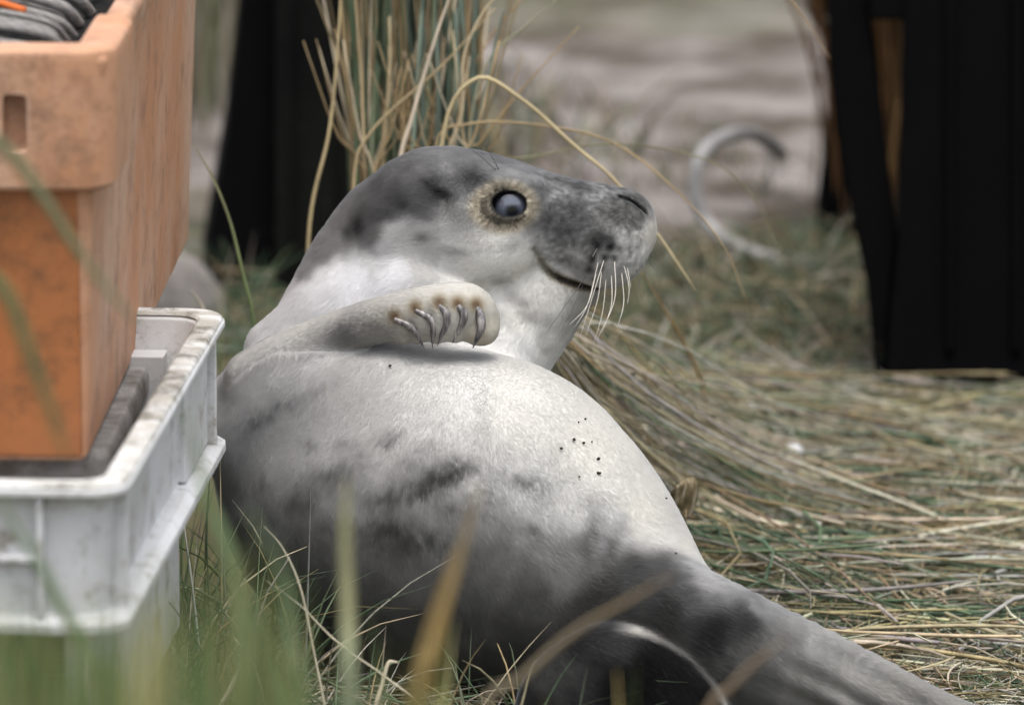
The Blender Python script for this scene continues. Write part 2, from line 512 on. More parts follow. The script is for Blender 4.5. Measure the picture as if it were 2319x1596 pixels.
def surface_nets(f, lo, hi, step, sub):
    lo = np.asarray(lo, float); cs = step * sub
    nc = np.ceil((np.asarray(hi) - lo) / cs).astype(int)
    ax = [lo[i] + cs * (np.arange(nc[i]) + 0.5) for i in range(3)]
    C = np.stack(np.meshgrid(*ax, indexing='ij'), -1).reshape(-1, 3)
    vc = np.concatenate([f(c) for c in np.array_split(C, 8)]).reshape(nc)
    F = np.repeat(np.repeat(np.repeat(vc.astype(np.float32), sub, 0), sub, 1), sub, 2)
    act = np.argwhere(np.abs(vc) < cs * 1.35)
    o = (np.arange(sub) + 0.5) * step
    off = np.stack(np.meshgrid(o, o, o, indexing='ij'), -1).reshape(-1, 3)
    for part in np.array_split(act, max(1, len(act) // 3000)):
        P = (lo + part * cs)[:, None, :] + off[None]
        v = f(np.asfortranarray(P.reshape(-1, 3).astype(np.float32))).reshape(len(part), sub, sub, sub).astype(np.float32)
        for (i, j, k), blk in zip(part, v):
            F[i * sub:(i + 1) * sub, j * sub:(j + 1) * sub, k * sub:(k + 1) * sub] = blk
    S = F < 0
    mixed = np.zeros(tuple(np.array(F.shape) - 1), np.int8)
    for a in (0, 1):
        for b in (0, 1):
            for c in (0, 1):
                mixed += S[a:F.shape[0] - 1 + a, b:F.shape[1] - 1 + b, c:F.shape[2] - 1 + c]
    cells = np.argwhere((mixed > 0) & (mixed < 8))
    idx = -np.ones(mixed.shape, np.int32); idx[tuple(cells.T)] = np.arange(len(cells))
    acc = np.zeros((len(cells), 3)); cnt = np.zeros(len(cells))
    corners = [(a, b, c) for a in (0, 1) for b in (0, 1) for c in (0, 1)]
    for p in corners:
        for q in corners:
            if sum(q) - sum(p) == 1 and all(q[i] >= p[i] for i in range(3)):
                fa = F[tuple((cells + p).T)]; fb = F[tuple((cells + q).T)]
                x = (fa < 0) != (fb < 0)
                t = np.where(x, fa / np.where(x, fa - fb, 1), 0)
                pos = np.asarray(p) + t[:, None] * (np.asarray(q) - np.asarray(p))
                acc += np.where(x[:, None], pos, 0); cnt += x
    V = lo + (cells + acc / cnt[:, None] + 0.5) * step
    quads = []
    for axis in range(3):
        s0 = [slice(None)] * 3; s1 = [slice(None)] * 3
        s0[axis] = slice(None, -1); s1[axis] = slice(1, None)
        e = np.argwhere(S[tuple(s0)] != S[tuple(s1)])
        u, w = (axis + 1) % 3, (axis + 2) % 3
        ok = (e[:, u] > 0) & (e[:, w] > 0) & (e[:, u] < F.shape[u] - 1) & (e[:, w] < F.shape[w] - 1)
        e = e[ok]
        du = np.zeros(3, int); du[u] = 1; dw = np.zeros(3, int); dw[w] = 1
        q = np.stack([idx[tuple((e - du - dw).T)], idx[tuple((e - dw).T)], idx[tuple(e.T)], idx[tuple((e - du).T)]], 1)
        inside = S[tuple(e.T)]
        q[~inside] = q[~inside][:, ::-1]
        quads.append(q[(q >= 0).all(1)])
    return V, np.concatenate(quads)

# --- coat: pale belly, pale neck with sky brightness painted in, grey back, dark saddle and muzzle (tone in picture values, turned into albedo)
T_HEAD = [(1000, 340, 128, 0), (900, 395, 112, 0), (900, 440, 84, 0), (1000, 415, 96, 0), (830, 520, 118, 0), (780, 500, 140, 0), (700, 600, 165, 0), (740, 560, 150, 0), (1080, 400, 104, 0), (1130, 380, 128, 0), (1200, 400, 128, 0),
          (950, 478, 128, 0), (1050, 470, 150, 3), (860, 490, 96, 0), (900, 526, 214, 1), (980, 520, 206, 3), (1000, 550, 214, 4), (1090, 590, 212, 6), (1060, 540, 200, 5), (1180, 600, 214, 7), (1130, 560, 212, 6), (1200, 620, 196, 6), (850, 600, 225, 0), (700, 660, 250, -2), (620, 740, 246, -2), (760, 630, 252, -2), (880, 620, 250, -1), (820, 640, 252, -2), (950, 600, 215, 4),
          (1060, 660, 200, 6), (1200, 700, 178, 6), (1150, 720, 182, 5), (1270, 700, 172, 6), (1230, 770, 185, 6), (1180, 790, 228, 3), (1120, 760, 215, 3), (1230, 820, 226, 4), (1300, 470, 92, 1), (1400, 455, 98, 2), (1280, 540, 98, 1), (1210, 480, 122, 2), (1240, 430, 130, 0), (1330, 430, 120, 0), (1390, 428, 140, 0),
          (1370, 560, 122, 2), (1370, 620, 190, 5), (1410, 600, 180, 5), (1340, 600, 168, 4), (1465, 540, 228, 7), (1468, 572, 228, 6), (1452, 608, 218, 6), (1400, 635, 200, 6), (1300, 590, 140, 2), (1250, 570, 168, 3), (1440, 560, 168, 5), (1478, 540, 235, 8), (1488, 520, 235, 8), (1470, 590, 225, 6), (1480, 570, 230, 6), (1425, 470, 88, 4), (1450, 500, 96, 4), (1260, 640, 178, 6), (1300, 660, 165, 8), (1000, 800, 222, 2), (800, 800, 225, 0), (600, 900, 210, 0)]
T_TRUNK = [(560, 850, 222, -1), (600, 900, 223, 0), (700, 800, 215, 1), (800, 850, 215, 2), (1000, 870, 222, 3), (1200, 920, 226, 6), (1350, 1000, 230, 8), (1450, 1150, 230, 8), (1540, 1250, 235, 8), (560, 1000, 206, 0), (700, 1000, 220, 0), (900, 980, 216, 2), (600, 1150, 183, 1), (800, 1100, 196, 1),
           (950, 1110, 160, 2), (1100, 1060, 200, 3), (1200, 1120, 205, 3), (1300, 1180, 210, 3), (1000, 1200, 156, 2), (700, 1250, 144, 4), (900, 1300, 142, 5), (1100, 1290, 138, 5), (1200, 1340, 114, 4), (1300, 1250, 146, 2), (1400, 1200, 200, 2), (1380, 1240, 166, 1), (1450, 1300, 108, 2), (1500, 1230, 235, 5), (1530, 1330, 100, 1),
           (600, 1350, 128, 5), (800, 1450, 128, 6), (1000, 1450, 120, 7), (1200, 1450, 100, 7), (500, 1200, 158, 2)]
T_HIND = [(1580, 1300, 190, 1), (1650, 1325, 178, 1), (1560, 1340, 96, 1), (1450, 1330, 86, 1), (1350, 1400, 70, 4), (1500, 1400, 62, 3), (1600, 1430, 54, 2), (1680, 1400, 92, 1), (1720, 1370, 165, 1), (1800, 1400, 168, 2), (1750, 1450, 140, 3), (1850, 1450, 178, 4), (1900, 1540, 172, 7), (1700, 1520, 118, 6), (1800, 1560, 150, 7), (2000, 1560, 166, 7), (1960, 1490, 170, 4),
          (1600, 1550, 72, 4), (2100, 1580, 160, 6), (2200, 1600, 165, 8)]
T_FLIP = [(1300, 1460, 58, 1), (1400, 1440, 66, 1), (1450, 1500, 30, 0), (1400, 1560, 30, 0), (1250, 1520, 78, 2), (1200, 1580, 60, 1), (1550, 1560, 36, 1)]
T_PAW = [(900, 680, 205, 6), (1000, 655, 212, 7), (1080, 690, 208, 10), (800, 735, 190, 3), (770, 748, 178, 2), (750, 720, 210, 4), (850, 740, 190, 8), (700, 760, 215, 4), (930, 750, 205, 10), (1010, 750, 215, 9), (1110, 760, 205, 16), (1095, 775, 190, 22), (640, 820, 218, 2)]
SPOTS_SHADE = {'trunk': [(885, 992, 28, 15, -.4, .5), (935, 1112, 66, 24, -.3, .6), (1000, 1080, 50, 20, -.5, .55), (880, 1125, 30, 30, 0, .4), (1052, 1062, 40, 18, -.3, .55), (612, 928, 42, 15, -.6, .35), (575, 955, 30, 14, -.6, .3), (700, 1008, 26, 18, -.4, .4), (850, 1192, 90, 20, .1, .5), (935, 1228, 80, 24, .1, .6),
                   (1180, 1090, 52, 20, .3, .5), (1190, 1195, 32, 18, .4, .5), (690, 1130, 44, 22, -.4, .4), (590, 1090, 40, 20, -.5, .35), (1330, 1222, 16, 52, .2, .6), (1375, 1245, 14, 50, .5, .5), (780, 1000, 22, 15, 0, .25), (760, 1070, 50, 22, -.3, .4), (560, 1190, 60, 30, -.4, .4), (1030, 1150, 60, 18, .2, .4), (700, 890, 50, 12, -.5, .18), (1100, 1120, 40, 16, .2, .45), (960, 1010, 26, 14, -.3, .3)],
         'head': [(1005, 437, 14, 11, .5, .85), (985, 425, 24, 8, .7, .5), (815, 507, 14, 24, .2, .7), (790, 525, 10, 14, 0, .5), (960, 537, 15, 10, 0, .4), (1068, 402, 24, 16, 0, .5), (1035, 570, 26, 9, .2, .35), (1180, 682, 30, 14, .3, .3), (1135, 640, 24, 12, .3, .25), (1220, 722, 30, 14, .5, .3), (1160, 560, 24, 9, 0, .2), (1100, 700, 30, 12, .3, .2),
                  (1362, 536, 17, 11, 0, .65), (1340, 548, 9, 8, 0, .6), (1384, 556, 7, 7, 0, .6), (1352, 558, 8, 9, .3, .8), (1381, 560, 7, 7, 0, .8), (1342, 584, 6, 11, .6, .85), (1370, 583, 7, 7, 0, .85), (1392, 583, 6, 6, 0, .7), (1335, 608, 9, 8, 0, .85), (1404, 560, 5, 5, 0, .5), (1362, 606, 5, 6, 0, .6), (1345, 630, 6, 5, 0, .4),
                  (930, 470, 60, 18, -.2, .3), (1300, 420, 40, 8, .2, .3), (1210, 430, 30, 10, 0, .35), (1410, 500, 26, 12, .5, .3), (1260, 500, 40, 16, 0, .25), (1120, 350, 50, 9, .3, .2)],
         'hind': [(1690, 1420, 24, 20, .3, .4), (1640, 1380, 30, 30, 0, .4)], 'flip': [], 'paw': [(775, 748, 20, 22, .3, .2), (840, 738, 30, 8, .2, .2)]}  # first paw mark paints the grey shading at the flipper base

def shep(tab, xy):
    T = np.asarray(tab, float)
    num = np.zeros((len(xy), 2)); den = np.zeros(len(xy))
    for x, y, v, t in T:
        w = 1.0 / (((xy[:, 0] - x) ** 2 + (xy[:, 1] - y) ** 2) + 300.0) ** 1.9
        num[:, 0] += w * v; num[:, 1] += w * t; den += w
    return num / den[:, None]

def coat(P):
    """albedo of the fur at surface points (picture units)"""
    P = np.asarray(P, float)
    dist = np.stack([np.minimum(sdf_head(P), sdf_neck(P)), sdf_trunk(P), sdf_hind(P), sdf_near_flipper(P), sdf_paw(P)], 1)
    Wt = np.exp(-(dist - dist.min(1, keepdims=True)) / np.array([9.0, 9, 9, 3, 4]))
    Wt /= Wt.sum(1, keepdims=True)
    # warped lookup gives ragged edges to the patches
    wx = (vnoise(P * np.array([1, 1, .6]), 60, 3) - .5) * 70; wy = (vnoise(P * np.array([1, 1, .6]) + 400, 60, 3) - .5) * 70
    fine = np.clip((P[:, 0] - 1040) / 100, 0, 1) * np.clip((760 - P[:, 1]) / 100, 0, 1)
    XY = P[:, :2] + np.stack([wx, wy], 1) * (1 - 0.75 * fine)[:, None]
    tone = np.zeros(len(P)); tint = np.zeros(len(P))
    cheek = np.clip((P[:, 1] - 520) / 60, 0, 1) * np.clip((P[:, 0] - 980) / 80, 0, 1) * np.clip((1340 - P[:, 0]) / 80, 0, 1)
    streak = vnoise(P + 900, 15, 3)
    for i, (tab, key) in enumerate(((T_HEAD, 'head'), (T_TRUNK, 'trunk'), (T_HIND, 'hind'), (T_FLIP, 'flip'), (T_PAW, 'paw'))):
        r = shep(tab, XY if key != 'paw' else P[:, :2])
        v = r[:, 0] * (.95 if key == 'paw' else 1.0); t = r[:, 1].copy()
        q = P[:, :2] + np.stack([wx, wy], 1) * (0.35 if key == 'trunk' else 0.1)
        for x, y, rx, ry, a, s in SPOTS_SHADE[key]:
            u = (q[:, 0] - x) * math.cos(a) + (q[:, 1] - y) * math.sin(a); w = -(q[:, 0] - x) * math.sin(a) + (q[:, 1] - y) * math.cos(a)
            g = np.exp(-0.7 * ((u / rx) ** 2 + (w / ry) ** 2))
            if key == 'trunk': g = g * np.clip(streak * 2.2 - 0.3, 0, 1.2)
            v *= 1 - (0.62 if key == 'trunk' else 0.75) * s * g
        if key == 'head':
            v = v + 46 * cheek
            mz = np.clip((P[:, 0] - 1180) / 80, 0, 1) * np.clip((640 - P[:, 1]) / 60, 0, 1) * np.clip((1490 - P[:, 0]) / 40, .2, 1)
            v *= 1 - .04 * mz
            v *= 1 + mz * ((vnoise(P + 30, 24, 2) - .5) * 0.6 + (vnoise(P + 77, 9, 2) - .5) * 0.7)
            v *= 1 + (1 - mz) * (vnoise(P + 60, 26, 2) - .5) * 0.22 * np.clip((P[:, 0] - 950) / 150, 0, 1)
            fr = np.clip((P[:, 0] - 1448 - 14 * vnoise(P + 5, 14, 2)) / 18, 0, 1) * np.clip((P[:, 1] - 490) / 30, 0, 1); v = v * (1 - .8 * fr) + .8 * fr * 222; t = t + 5 * fr
            top = np.clip((470 - P[:, 1]) / 60, 0, 1)
            v *= 1 + top * (vnoise(P + 130, 30, 3) - .5) * 0.35
        elif key == 'trunk':
            v *= 1 + (vnoise(P + 60, 40, 3) - .5) * 0.30 * np.clip((235 - v) / 60, 0, 1)
        elif key == 'hind':
            v *= 1 + (vnoise(P + 60, 45, 3) - .5) * 0.35 * np.clip((1800 - P[:, 0]) / 100, .3, 1)
        elif key == 'flip':
            Q = (P[:, :2] - np.array([1412, 1648]))
            an = np.arctan2(-Q[:, 1], Q[:, 0])
            x = Q[:, 0] * math.cos(.45) + Q[:, 1] * math.sin(.45); y = -Q[:, 0] * math.sin(.45) + Q[:, 1] * math.cos(.45)
            rr = np.sqrt((x / 250) ** 2 + (y / 226) ** 2)
            edge = np.clip((rr - 0.90) / 0.06, 0, 1) * np.clip((1.75 - an) / 0.25, 0, 1) * np.clip((an - 0.0) / 0.2, 0, 1)
            v = v * (1 - edge) + 205 * edge; t = t + edge * 8
            v *= 1 + (vnoise(P + 60, 40, 3) - .5) * 0.4
        tone += Wt[:, i] * v; tint += Wt[:, i] * t
    # brown ring of fur round the eye
    e = np.hypot((P[:, 0] - 1141) / 80, (P[:, 1] - 468) / 60)
    an = np.arctan2(P[:, 1] - 466, P[:, 0] - 1142)
    ring = np.clip((1.12 - e) / 0.25, 0, 1) * (Wt[:, 0] > .5) * (P[:, 2] < HW)
    st = vnoise(np.stack([an * 34, e * 2.5, 0 * e], 1) + 7, 2.0, 3)
    rt = 78 + 165 * st + 70 * (vnoise(P + 11, 14, 2) - .5)
    rt *= 1 - .35 * np.clip(np.abs(np.sin(an)) * 1.4 - .4, 0, 1) * np.clip((1.0 - e) / .3, 0, 1)
    rt = np.where(e < .5 + .3 * vnoise(P + 3, 12, 2), rt * 0.6, rt)
    tone = tone * (1 - ring) + rt * ring; tint = tint * (1 - ring) + ring * 26
    lid = np.clip((np.hypot((P[:, 0] - EYE_C[0]) / 43, (P[:, 1] - EYE_C[1]) / 31) < 1) * 1.0, 0, 1) * (ring > 0)
    tone = tone * (1 - lid) + 30 * lid; tint = tint * (1 - lid) + 2 * lid
    # mouth line: rusty lip
    md = np.full(len(P), 1e9)
    hm = (P[:, 0] > 1180) & (P[:, 0] < 1420) & (P[:, 1] > 540) & (P[:, 1] < 680)
    if hm.any():
        for a, b in zip(MOUTH[:-1], MOUTH[1:]): md[hm] = np.minimum(md[hm], seg(P[hm], (*a, 0), (*b, 0)))
    mw = np.clip((P[:, 0] - 1205) / 60, .15, 1); ml = np.clip((15 - md) / 8, 0, 1) * mw; mdk = np.clip((7.5 - md) / 4, 0, 1) * mw
    tone = tone * (1 - .55 * ml); tint = tint + ml * 26
    tone = tone * (1 - .75 * mdk)
    nd = np.full(len(P), 1e9)
    hm = (P[:, 0] > 1380) & (P[:, 0] < 1490) & (P[:, 1] > 425) & (P[:, 1] < 500)
    if hm.any():
        for a, b in zip(NOSTRIL[:-1], NOSTRIL[1:]): nd[hm] = np.minimum(nd[hm], seg(P[hm], (*a, 0), (*b, 0)))
    tone = tone * (1 - .85 * np.clip((11 - nd) / 5, 0, 1))
    # rusty, dark claw roots, then shading painted into the toe clefts
    for c in CLAWS:
        x, y = c[0]
        g = np.exp(-(((P[:, 0] - x + 1) / 15) ** 2 + ((P[:, 1] - y + 6) / 15) ** 2)) * Wt[:, 4]
        tone = tone * (1 - .5 * g); tint = tint + 45 * g
        x, y = c[1]; g = np.exp(-(((P[:, 0] - x + 4) / 12) ** 2 + ((P[:, 1] - y + 8) / 24) ** 2)) * Wt[:, 4]
        tone = tone * (1 - .3 * g)
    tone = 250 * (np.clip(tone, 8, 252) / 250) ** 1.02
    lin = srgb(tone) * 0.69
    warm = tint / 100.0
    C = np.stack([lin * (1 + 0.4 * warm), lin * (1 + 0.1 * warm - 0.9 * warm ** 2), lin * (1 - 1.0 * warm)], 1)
    return np.clip(C, 0.004, 0.9)

FLOW = np.array([(1450, 520, -1, 0), (1370, 575, -.8, .6), (1250, 450, -1, -.1), (1000, 390, -1, .1), (850, 450, -.8, .7), (720, 600, -.5, 1), (900, 560, -1, .4), (1100, 640, -.8, .6), (1200, 730, -.5, 1), (760, 650, -.6, 1), (620, 770, -.5, 1),
                 (600, 900, -.45, 1), (600, 1100, -.5, 1), (800, 1000, -.25, 1), (1000, 950, .1, 1), (1000, 1150, .1, 1), (800, 1300, -.1, 1), (1200, 1050, .5, .9), (1200, 1250, .5, .9), (1450, 1150, .6, .9), (1400, 1350, .8, .6), (1600, 1400, .9, .5), (1900, 1530, .9, .45), (1000, 1400, .3, 1), (1450, 1500, .7, .6)], float)
FLOW_PAW = np.array([(700, 760, 1, -.5), (850, 700, 1, -.1), (1000, 680, .9, .5), (1080, 720, .3, 1), (950, 750, .4, 1), (1030, 750, 0, 1)], float)

def flow(P, paw):
    out = np.zeros((len(P), 3))
    for tab, sel in ((FLOW, ~paw), (FLOW_PAW, paw)):
        if not sel.any(): continue
        q = P[sel]; num = np.zeros((len(q), 2)); den = np.zeros(len(q))
        for x, y, a, b in tab:
            w = 1.0 / ((q[:, 0] - x) ** 2 + (q[:, 1] - y) ** 2 + 900) ** 1.5
            l = math.hypot(a, b); num += w[:, None] * np.array([a / l, b / l]); den += w
        out[sel, :2] = num / den[:, None]
    return out

def mat_fur(name, hair):
    N = Nodes(name, 0.55, 0.25)
    a = N.n('Attribute', attribute_name='tint')
    if hair:
        nn = N.n('Attribute', attribute_name='skin_normal')
        df = N.n('BsdfDiffuse'); N.l(a.outputs['Color'], df.inputs['Color']); N.l(nn.outputs['Vector'], df.inputs['Normal'])
        hb = N.n('BsdfHair'); hb.component = 'Reflection'
        hb.inputs['Color'].default_value = (0.55, 0.55, 0.55, 1); N.l(a.outputs['Color'], hb.inputs['Color'])
        hb.inputs['RoughnessU'].default_value = 0.45; hb.inputs['RoughnessV'].default_value = 0.8
        ms = N.n('MixShader'); ms.inputs[0].default_value = 0.13
        N.l(df.outputs[0], ms.inputs[1]); N.l(hb.outputs[0], ms.inputs[2])
        sh = N.n('BsdfSheen'); sh.inputs['Color'].default_value = (0.20, 0.215, 0.25, 1); sh.inputs['Roughness'].default_value = 0.35; N.l(nn.outputs['Vector'], sh.inputs['Normal'])
        ad = N.n('AddShader'); N.l(ms.outputs[0], ad.inputs[0]); N.l(sh.outputs[0], ad.inputs[1])
        N.l(ad.outputs[0], N.t.nodes['Material Output'].inputs[0])
    else:
        N.color(a.outputs['Color'])
        N.b.inputs['Roughness'].default_value = 0.8
    return N.m

def build_seal():
    V, F = surface_nets(sdf_full, (360, 300, -760), (2480, 1830, 900), 5.0, 5)
    # relax the grid everywhere but on the face and the paw
    E = np.concatenate([F[:, [0, 1]], F[:, [1, 2]], F[:, [2, 3]], F[:, [3, 0]]])
    deg = np.bincount(E[:, 0], minlength=len(V)).astype(float)
    keep = np.clip((V[:, 0] - 980) / 80, 0, 1) * np.clip((740 - V[:, 1]) / 60, 0, 1) * (V[:, 2] < HW + 60)
    keep = np.maximum(keep, np.clip((V[:, 0] - 1700) / 100, 0, 1))
    keep = np.maximum(keep, np.clip((30 - sdf_paw(V)) / 20, 0, 1) * (V[:, 0] > 800))
    free = (1 - 0.9 * keep)[:, None] * 0.6
    for it in range(14):
        M = np.stack([np.bincount(E[:, 0], V[E[:, 1], k], len(V)) for k in range(3)], 1) / deg[:, None]
        V = V + (M - V) * free
    ctr = to_world(np.array([[1150, 1250, 0]]))[0]
    root = empty('seal', (ctr[0], ctr[1], 0))
    tag(root, 'grey and cream seal pup lying on its side against the crates, flipper on chest', 'seal')
    base = np.array([ctr[0], ctr[1], 0])
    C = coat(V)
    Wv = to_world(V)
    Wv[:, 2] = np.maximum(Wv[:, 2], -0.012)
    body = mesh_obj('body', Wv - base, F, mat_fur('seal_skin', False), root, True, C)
    # ---- fur strands
    me = body.data
    me.calc_loop_triangles()
    nt = len(me.loop_triangles)
    tri = np.zeros(nt * 3, np.int32); me.loop_triangles.foreach_get('vertices', tri); tri = tri.reshape(-1, 3)
    A, B, D = V[tri[:, 0]], V[tri[:, 1]], V[tri[:, 2]]
    nrm = np.cross(B - A, D - A); ar = np.linalg.norm(nrm, axis=1); nrm /= ar[:, None] + 1e-9
    eps = 2.0
    cen = (A + B + D) / 3
    # outwards
    s = np.sign(np.median(np.einsum('ij,ij->i', nrm, cen - np.array([1050, 1180, W_B])))); nrm *= s
    wgt = ar * np.where(nrm[:, 2] > 0.55, 0.12, 1.0)
    inv = (cen[:, 0] > 2330) | (cen[:, 1] > 1660) | (cen[:, 0] < 400)
    wgt[inv] = 0
    er = np.linalg.norm((cen - EYE_C)[:, :2] / np.array([48, 34]), axis=1)
    wgt[(er < 1) & (cen[:, 2] < EYE_C[2] + 40)] = 0
    facey = (cen[:, 0] > 780) & (cen[:, 1] < 640) & (cen[:, 2] > 0)
    wgt[facey] *= 1.8
    NH = 620000
    pick = rng.choice(nt, NH, p=wgt / wgt.sum())
    u = rng.random((NH, 2)); fl = u.sum(1) > 1; u[fl] = 1 - u[fl]
    P = A[pick] + u[:, :1] * (B - A)[pick] + u[:, 1:] * (D - A)[pick]
    vn = np.zeros(len(me.vertices) * 3, np.float32); me.vertices.foreach_get('normal', vn); vn = vn.reshape(-1, 3)
    sn = vn[tri[pick]]; w0 = (1 - u.sum(1))[:, None]
    Nw = sn[:, 0] * w0 + sn[:, 1] * u[:, :1] + sn[:, 2] * u[:, 1:]; Nw /= np.linalg.norm(Nw, axis=1, keepdims=True)
    Nd = np.stack([Nw @ RGT, -(Nw @ UPV), Nw @ FWD], 1)
    Nd /= np.linalg.norm(Nd, axis=1, keepdims=True)
    pawm = sdf_paw(P) < 6
    fd = flow(P, pawm)
    # fur round the eye runs outwards from the lids
    ed = P[:, :2] - np.array([1150, 462]); el_ = np.hypot(ed[:, 0] / 1.3, ed[:, 1])
    ew = np.clip((95 - el_) / 30, 0, 1) * (~pawm) * (P[:, 2] < HW)
    fd[:, :2] = fd[:, :2] * (1 - .6 * ew[:, None]) + 0.6 * ew[:, None] * (ed / (np.linalg.norm(ed, axis=1, keepdims=True) + 1))
    fd += (vnoise(P, 45, 2)[:, None] - .5) * np.array([0.9, -0.3, 0.2]) + rng.normal(0, 0.16, (NH, 3))
    fd -= Nd * np.einsum('ij,ij->i', fd, Nd)[:, None]
    fd /= np.linalg.norm(fd, axis=1, keepdims=True) + 1e-6
    ln = np.full(NH, 24.0)
    ln = np.where((P[:, 0] > 1000) & (P[:, 1] < 700), 12.0, np.where((P[:, 1] < 640), 18.0, ln))
    ln = np.where(pawm, 11.0, ln)
    ln = np.where(P[:, 1] > 1250, 28.0, ln)
    ln *= 1 - .5 * np.clip((P[:, 0] - 850) / 200, 0, 1) * np.clip((1250 - P[:, 1]) / 150, 0, 1)
    ln *= rng.uniform(0.5, 0.95, NH)
    lift = (rng.uniform(0.08, 0.26, NH) * np.where(pawm, .5, 1))[:, None]
    S = []
    for t, up in ((0, 0.0), (0.35, 0.85), (0.7, 1.05), (1.0, 1.0)):
        S.append(P + Nd * (lift * up * ln[:, None] * (0.25 + 0.75 * t)) + fd * (t * ln)[:, None])
    S = np.stack(S, 1)
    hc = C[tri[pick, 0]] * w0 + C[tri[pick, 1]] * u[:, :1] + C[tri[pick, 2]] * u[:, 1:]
    hc *= (1 + rng.normal(0, 0.06, NH))[:, None]
    hc = np.clip(hc, 0.004, 0.92)
    Wp = to_world(S) - base
    cu = bpy.data.hair_curves.new('fur')
    cu.add_curves([4] * NH)
    cu.attributes['position'].data.foreach_set('vector', Wp.astype(np.float32).ravel())
    ra = cu.attributes.get('radius') or cu.attributes.new('radius', 'FLOAT', 'POINT')
    ra.data.foreach_set('value', np.tile(np.array([0.00014, 0.00012, 0.00008, 0.00002], np.float32), NH))
    ca = cu.attributes.new('tint', 'FLOAT_COLOR', 'CURVE')
    c4 = np.ones((NH, 4), np.float32); c4[:, :3] = hc; ca.data.foreach_set('color', c4.ravel())
    na = cu.attributes.new('skin_normal', 'FLOAT_VECTOR', 'CURVE')
    na.data.foreach_set('vector', Nw.astype(np.float32).ravel())
    cu.materials.append(mat_fur('seal_fur', True))
    fo = bpy.data.objects.new('fur', cu); col.objects.link(fo); fo.parent = root
    fo['kind'] = 'stuff'
    # ---- eye
    N = Nodes('seal_eye', 0.03, 0.8)
    v = N.n('TexCoord').outputs['Object']
    pd = N.n('VectorMath', operation='DISTANCE'); N.l(v, pd.inputs[0])
    pc = Vector((0.0030, -0.0185, -0.003)); pd.inputs[1].default_value = pc
    N.color(N.ramp(pd.outputs['Value'], [(0.0036, (0.004, 0.004, 0.005)), (0.0052, (0.07, 0.08, 0.11)), (0.0105, (0.13, 0.145, 0.19)), (0.0145, (0.01, 0.01, 0.013))]))
    bm = bmesh.new(); bmesh.ops.create_uvsphere(bm, u_segments=40, v_segments=24, radius=EYE_R * UM)
    eo = bm_obj('eye', bm, N.m, root, True)
    eo.location = Vector(to_world(EYE_C[None])[0] - base)
    # far eye
    fe = EYE_C.copy(); fe[2] = 2 * HW - fe[2]
    e2 = eo.copy(); col.objects.link(e2); e2.location = Vector(to_world(fe[None])[0] - base); e2.rotation_euler = (0, 0, math.pi); e2.parent = root
    # ---- claws
    N = Nodes('claw_horn', 0.35, 0.5)
    f = N.noise(N.coords((300, 300, 60)), 1, 3)
    N.color(N.ramp(f, [(0.3, (0.03, 0.028, 0.03)), (0.52, (0.13, 0.12, 0.12)), (0.7, (0.32, 0.30, 0.29))]))
    for c in CLAWS:
        wb = surf_w(sdf_paw, *c[0]) or PAW_W - 40; wt = (surf_w(sdf_paw, c[2][0], 766) or PAW_W - 30)
        q = cr([(*c[0], wb + 3), (*c[1], .5 * (wb + wt) - 9), (*c[2], wt - 4)], 16)
        tube_obj('claw', to_world(q) - base, 10.0 * UM, N.m, root, 18, 0.8, 8, taper=[.75, 1.0, 1.05, .9, .6, .06])
    # ---- whiskers
    N = Nodes('whisker_hair', 0.35, 0.5); N.color((0.62, 0.58, 0.52)); pale = N.m
    N = Nodes('whisker_dark_hair', 0.4, 0.4); N.color((0.05, 0.045, 0.05)); dark = N.m
    WH = [([(1368, 586), (1347, 653), (1313, 763)], 0), ([(1362, 612), (1352, 682), (1326, 760)], 0), ([(1391, 588), (1391, 679), (1352, 768)], 0), ([(1372, 630), (1364, 706), (1344, 779)], 0), ([(1384, 620), (1384, 690), (1362, 755)], 0),
          ([(1407, 615), (1412, 685), (1399, 737)], 0), ([(1420, 604), (1428, 653)], 0), ([(1340, 584), (1352, 562)], 0), ([(1355, 590), (1330, 690), (1300, 742)], 0),
          ([(1326, 625), (1294, 672), (1234, 757)], 1), ([(1322, 640), (1288, 716), (1256, 772)], 1), ([(1350, 616), (1330, 690), (1290, 735)], 0), ([(1412, 600), (1424, 650), (1420, 690)], 0), ([(1452, 600), (1462, 618), (1466, 640)], 1), ([(1462, 590), (1480, 606), (1488, 630)], 1), ([(1440, 610), (1448, 640), (1446, 662)], 1), ([(1470, 578), (1490, 590), (1500, 612)], 1),
          ([(1125, 388), (1085, 352), (1048, 326)], 1), ([(1130, 386), (1112, 352), (1096, 328)], 1)]
    for pts, dk in WH:
        p0 = surf_w(sdf_head, *pts[0]) or HW
        n = len(pts); q = [(x, y, p0 + 3 - 34 * i) for i, (x, y) in enumerate(pts)]
        tube_obj('whisker', to_world(np.array(q)) - base, (0.8 if dk else random.uniform(.7, 1.1)) * UM, dark if dk else pale, root, 12, 1.0, 5, taper=[1, .9, .75, .3])
    # ---- grains of dirt on the belly
    N = Nodes('dirt_grain', 0.9, 0.1); N.color((0.03, 0.026, 0.02))
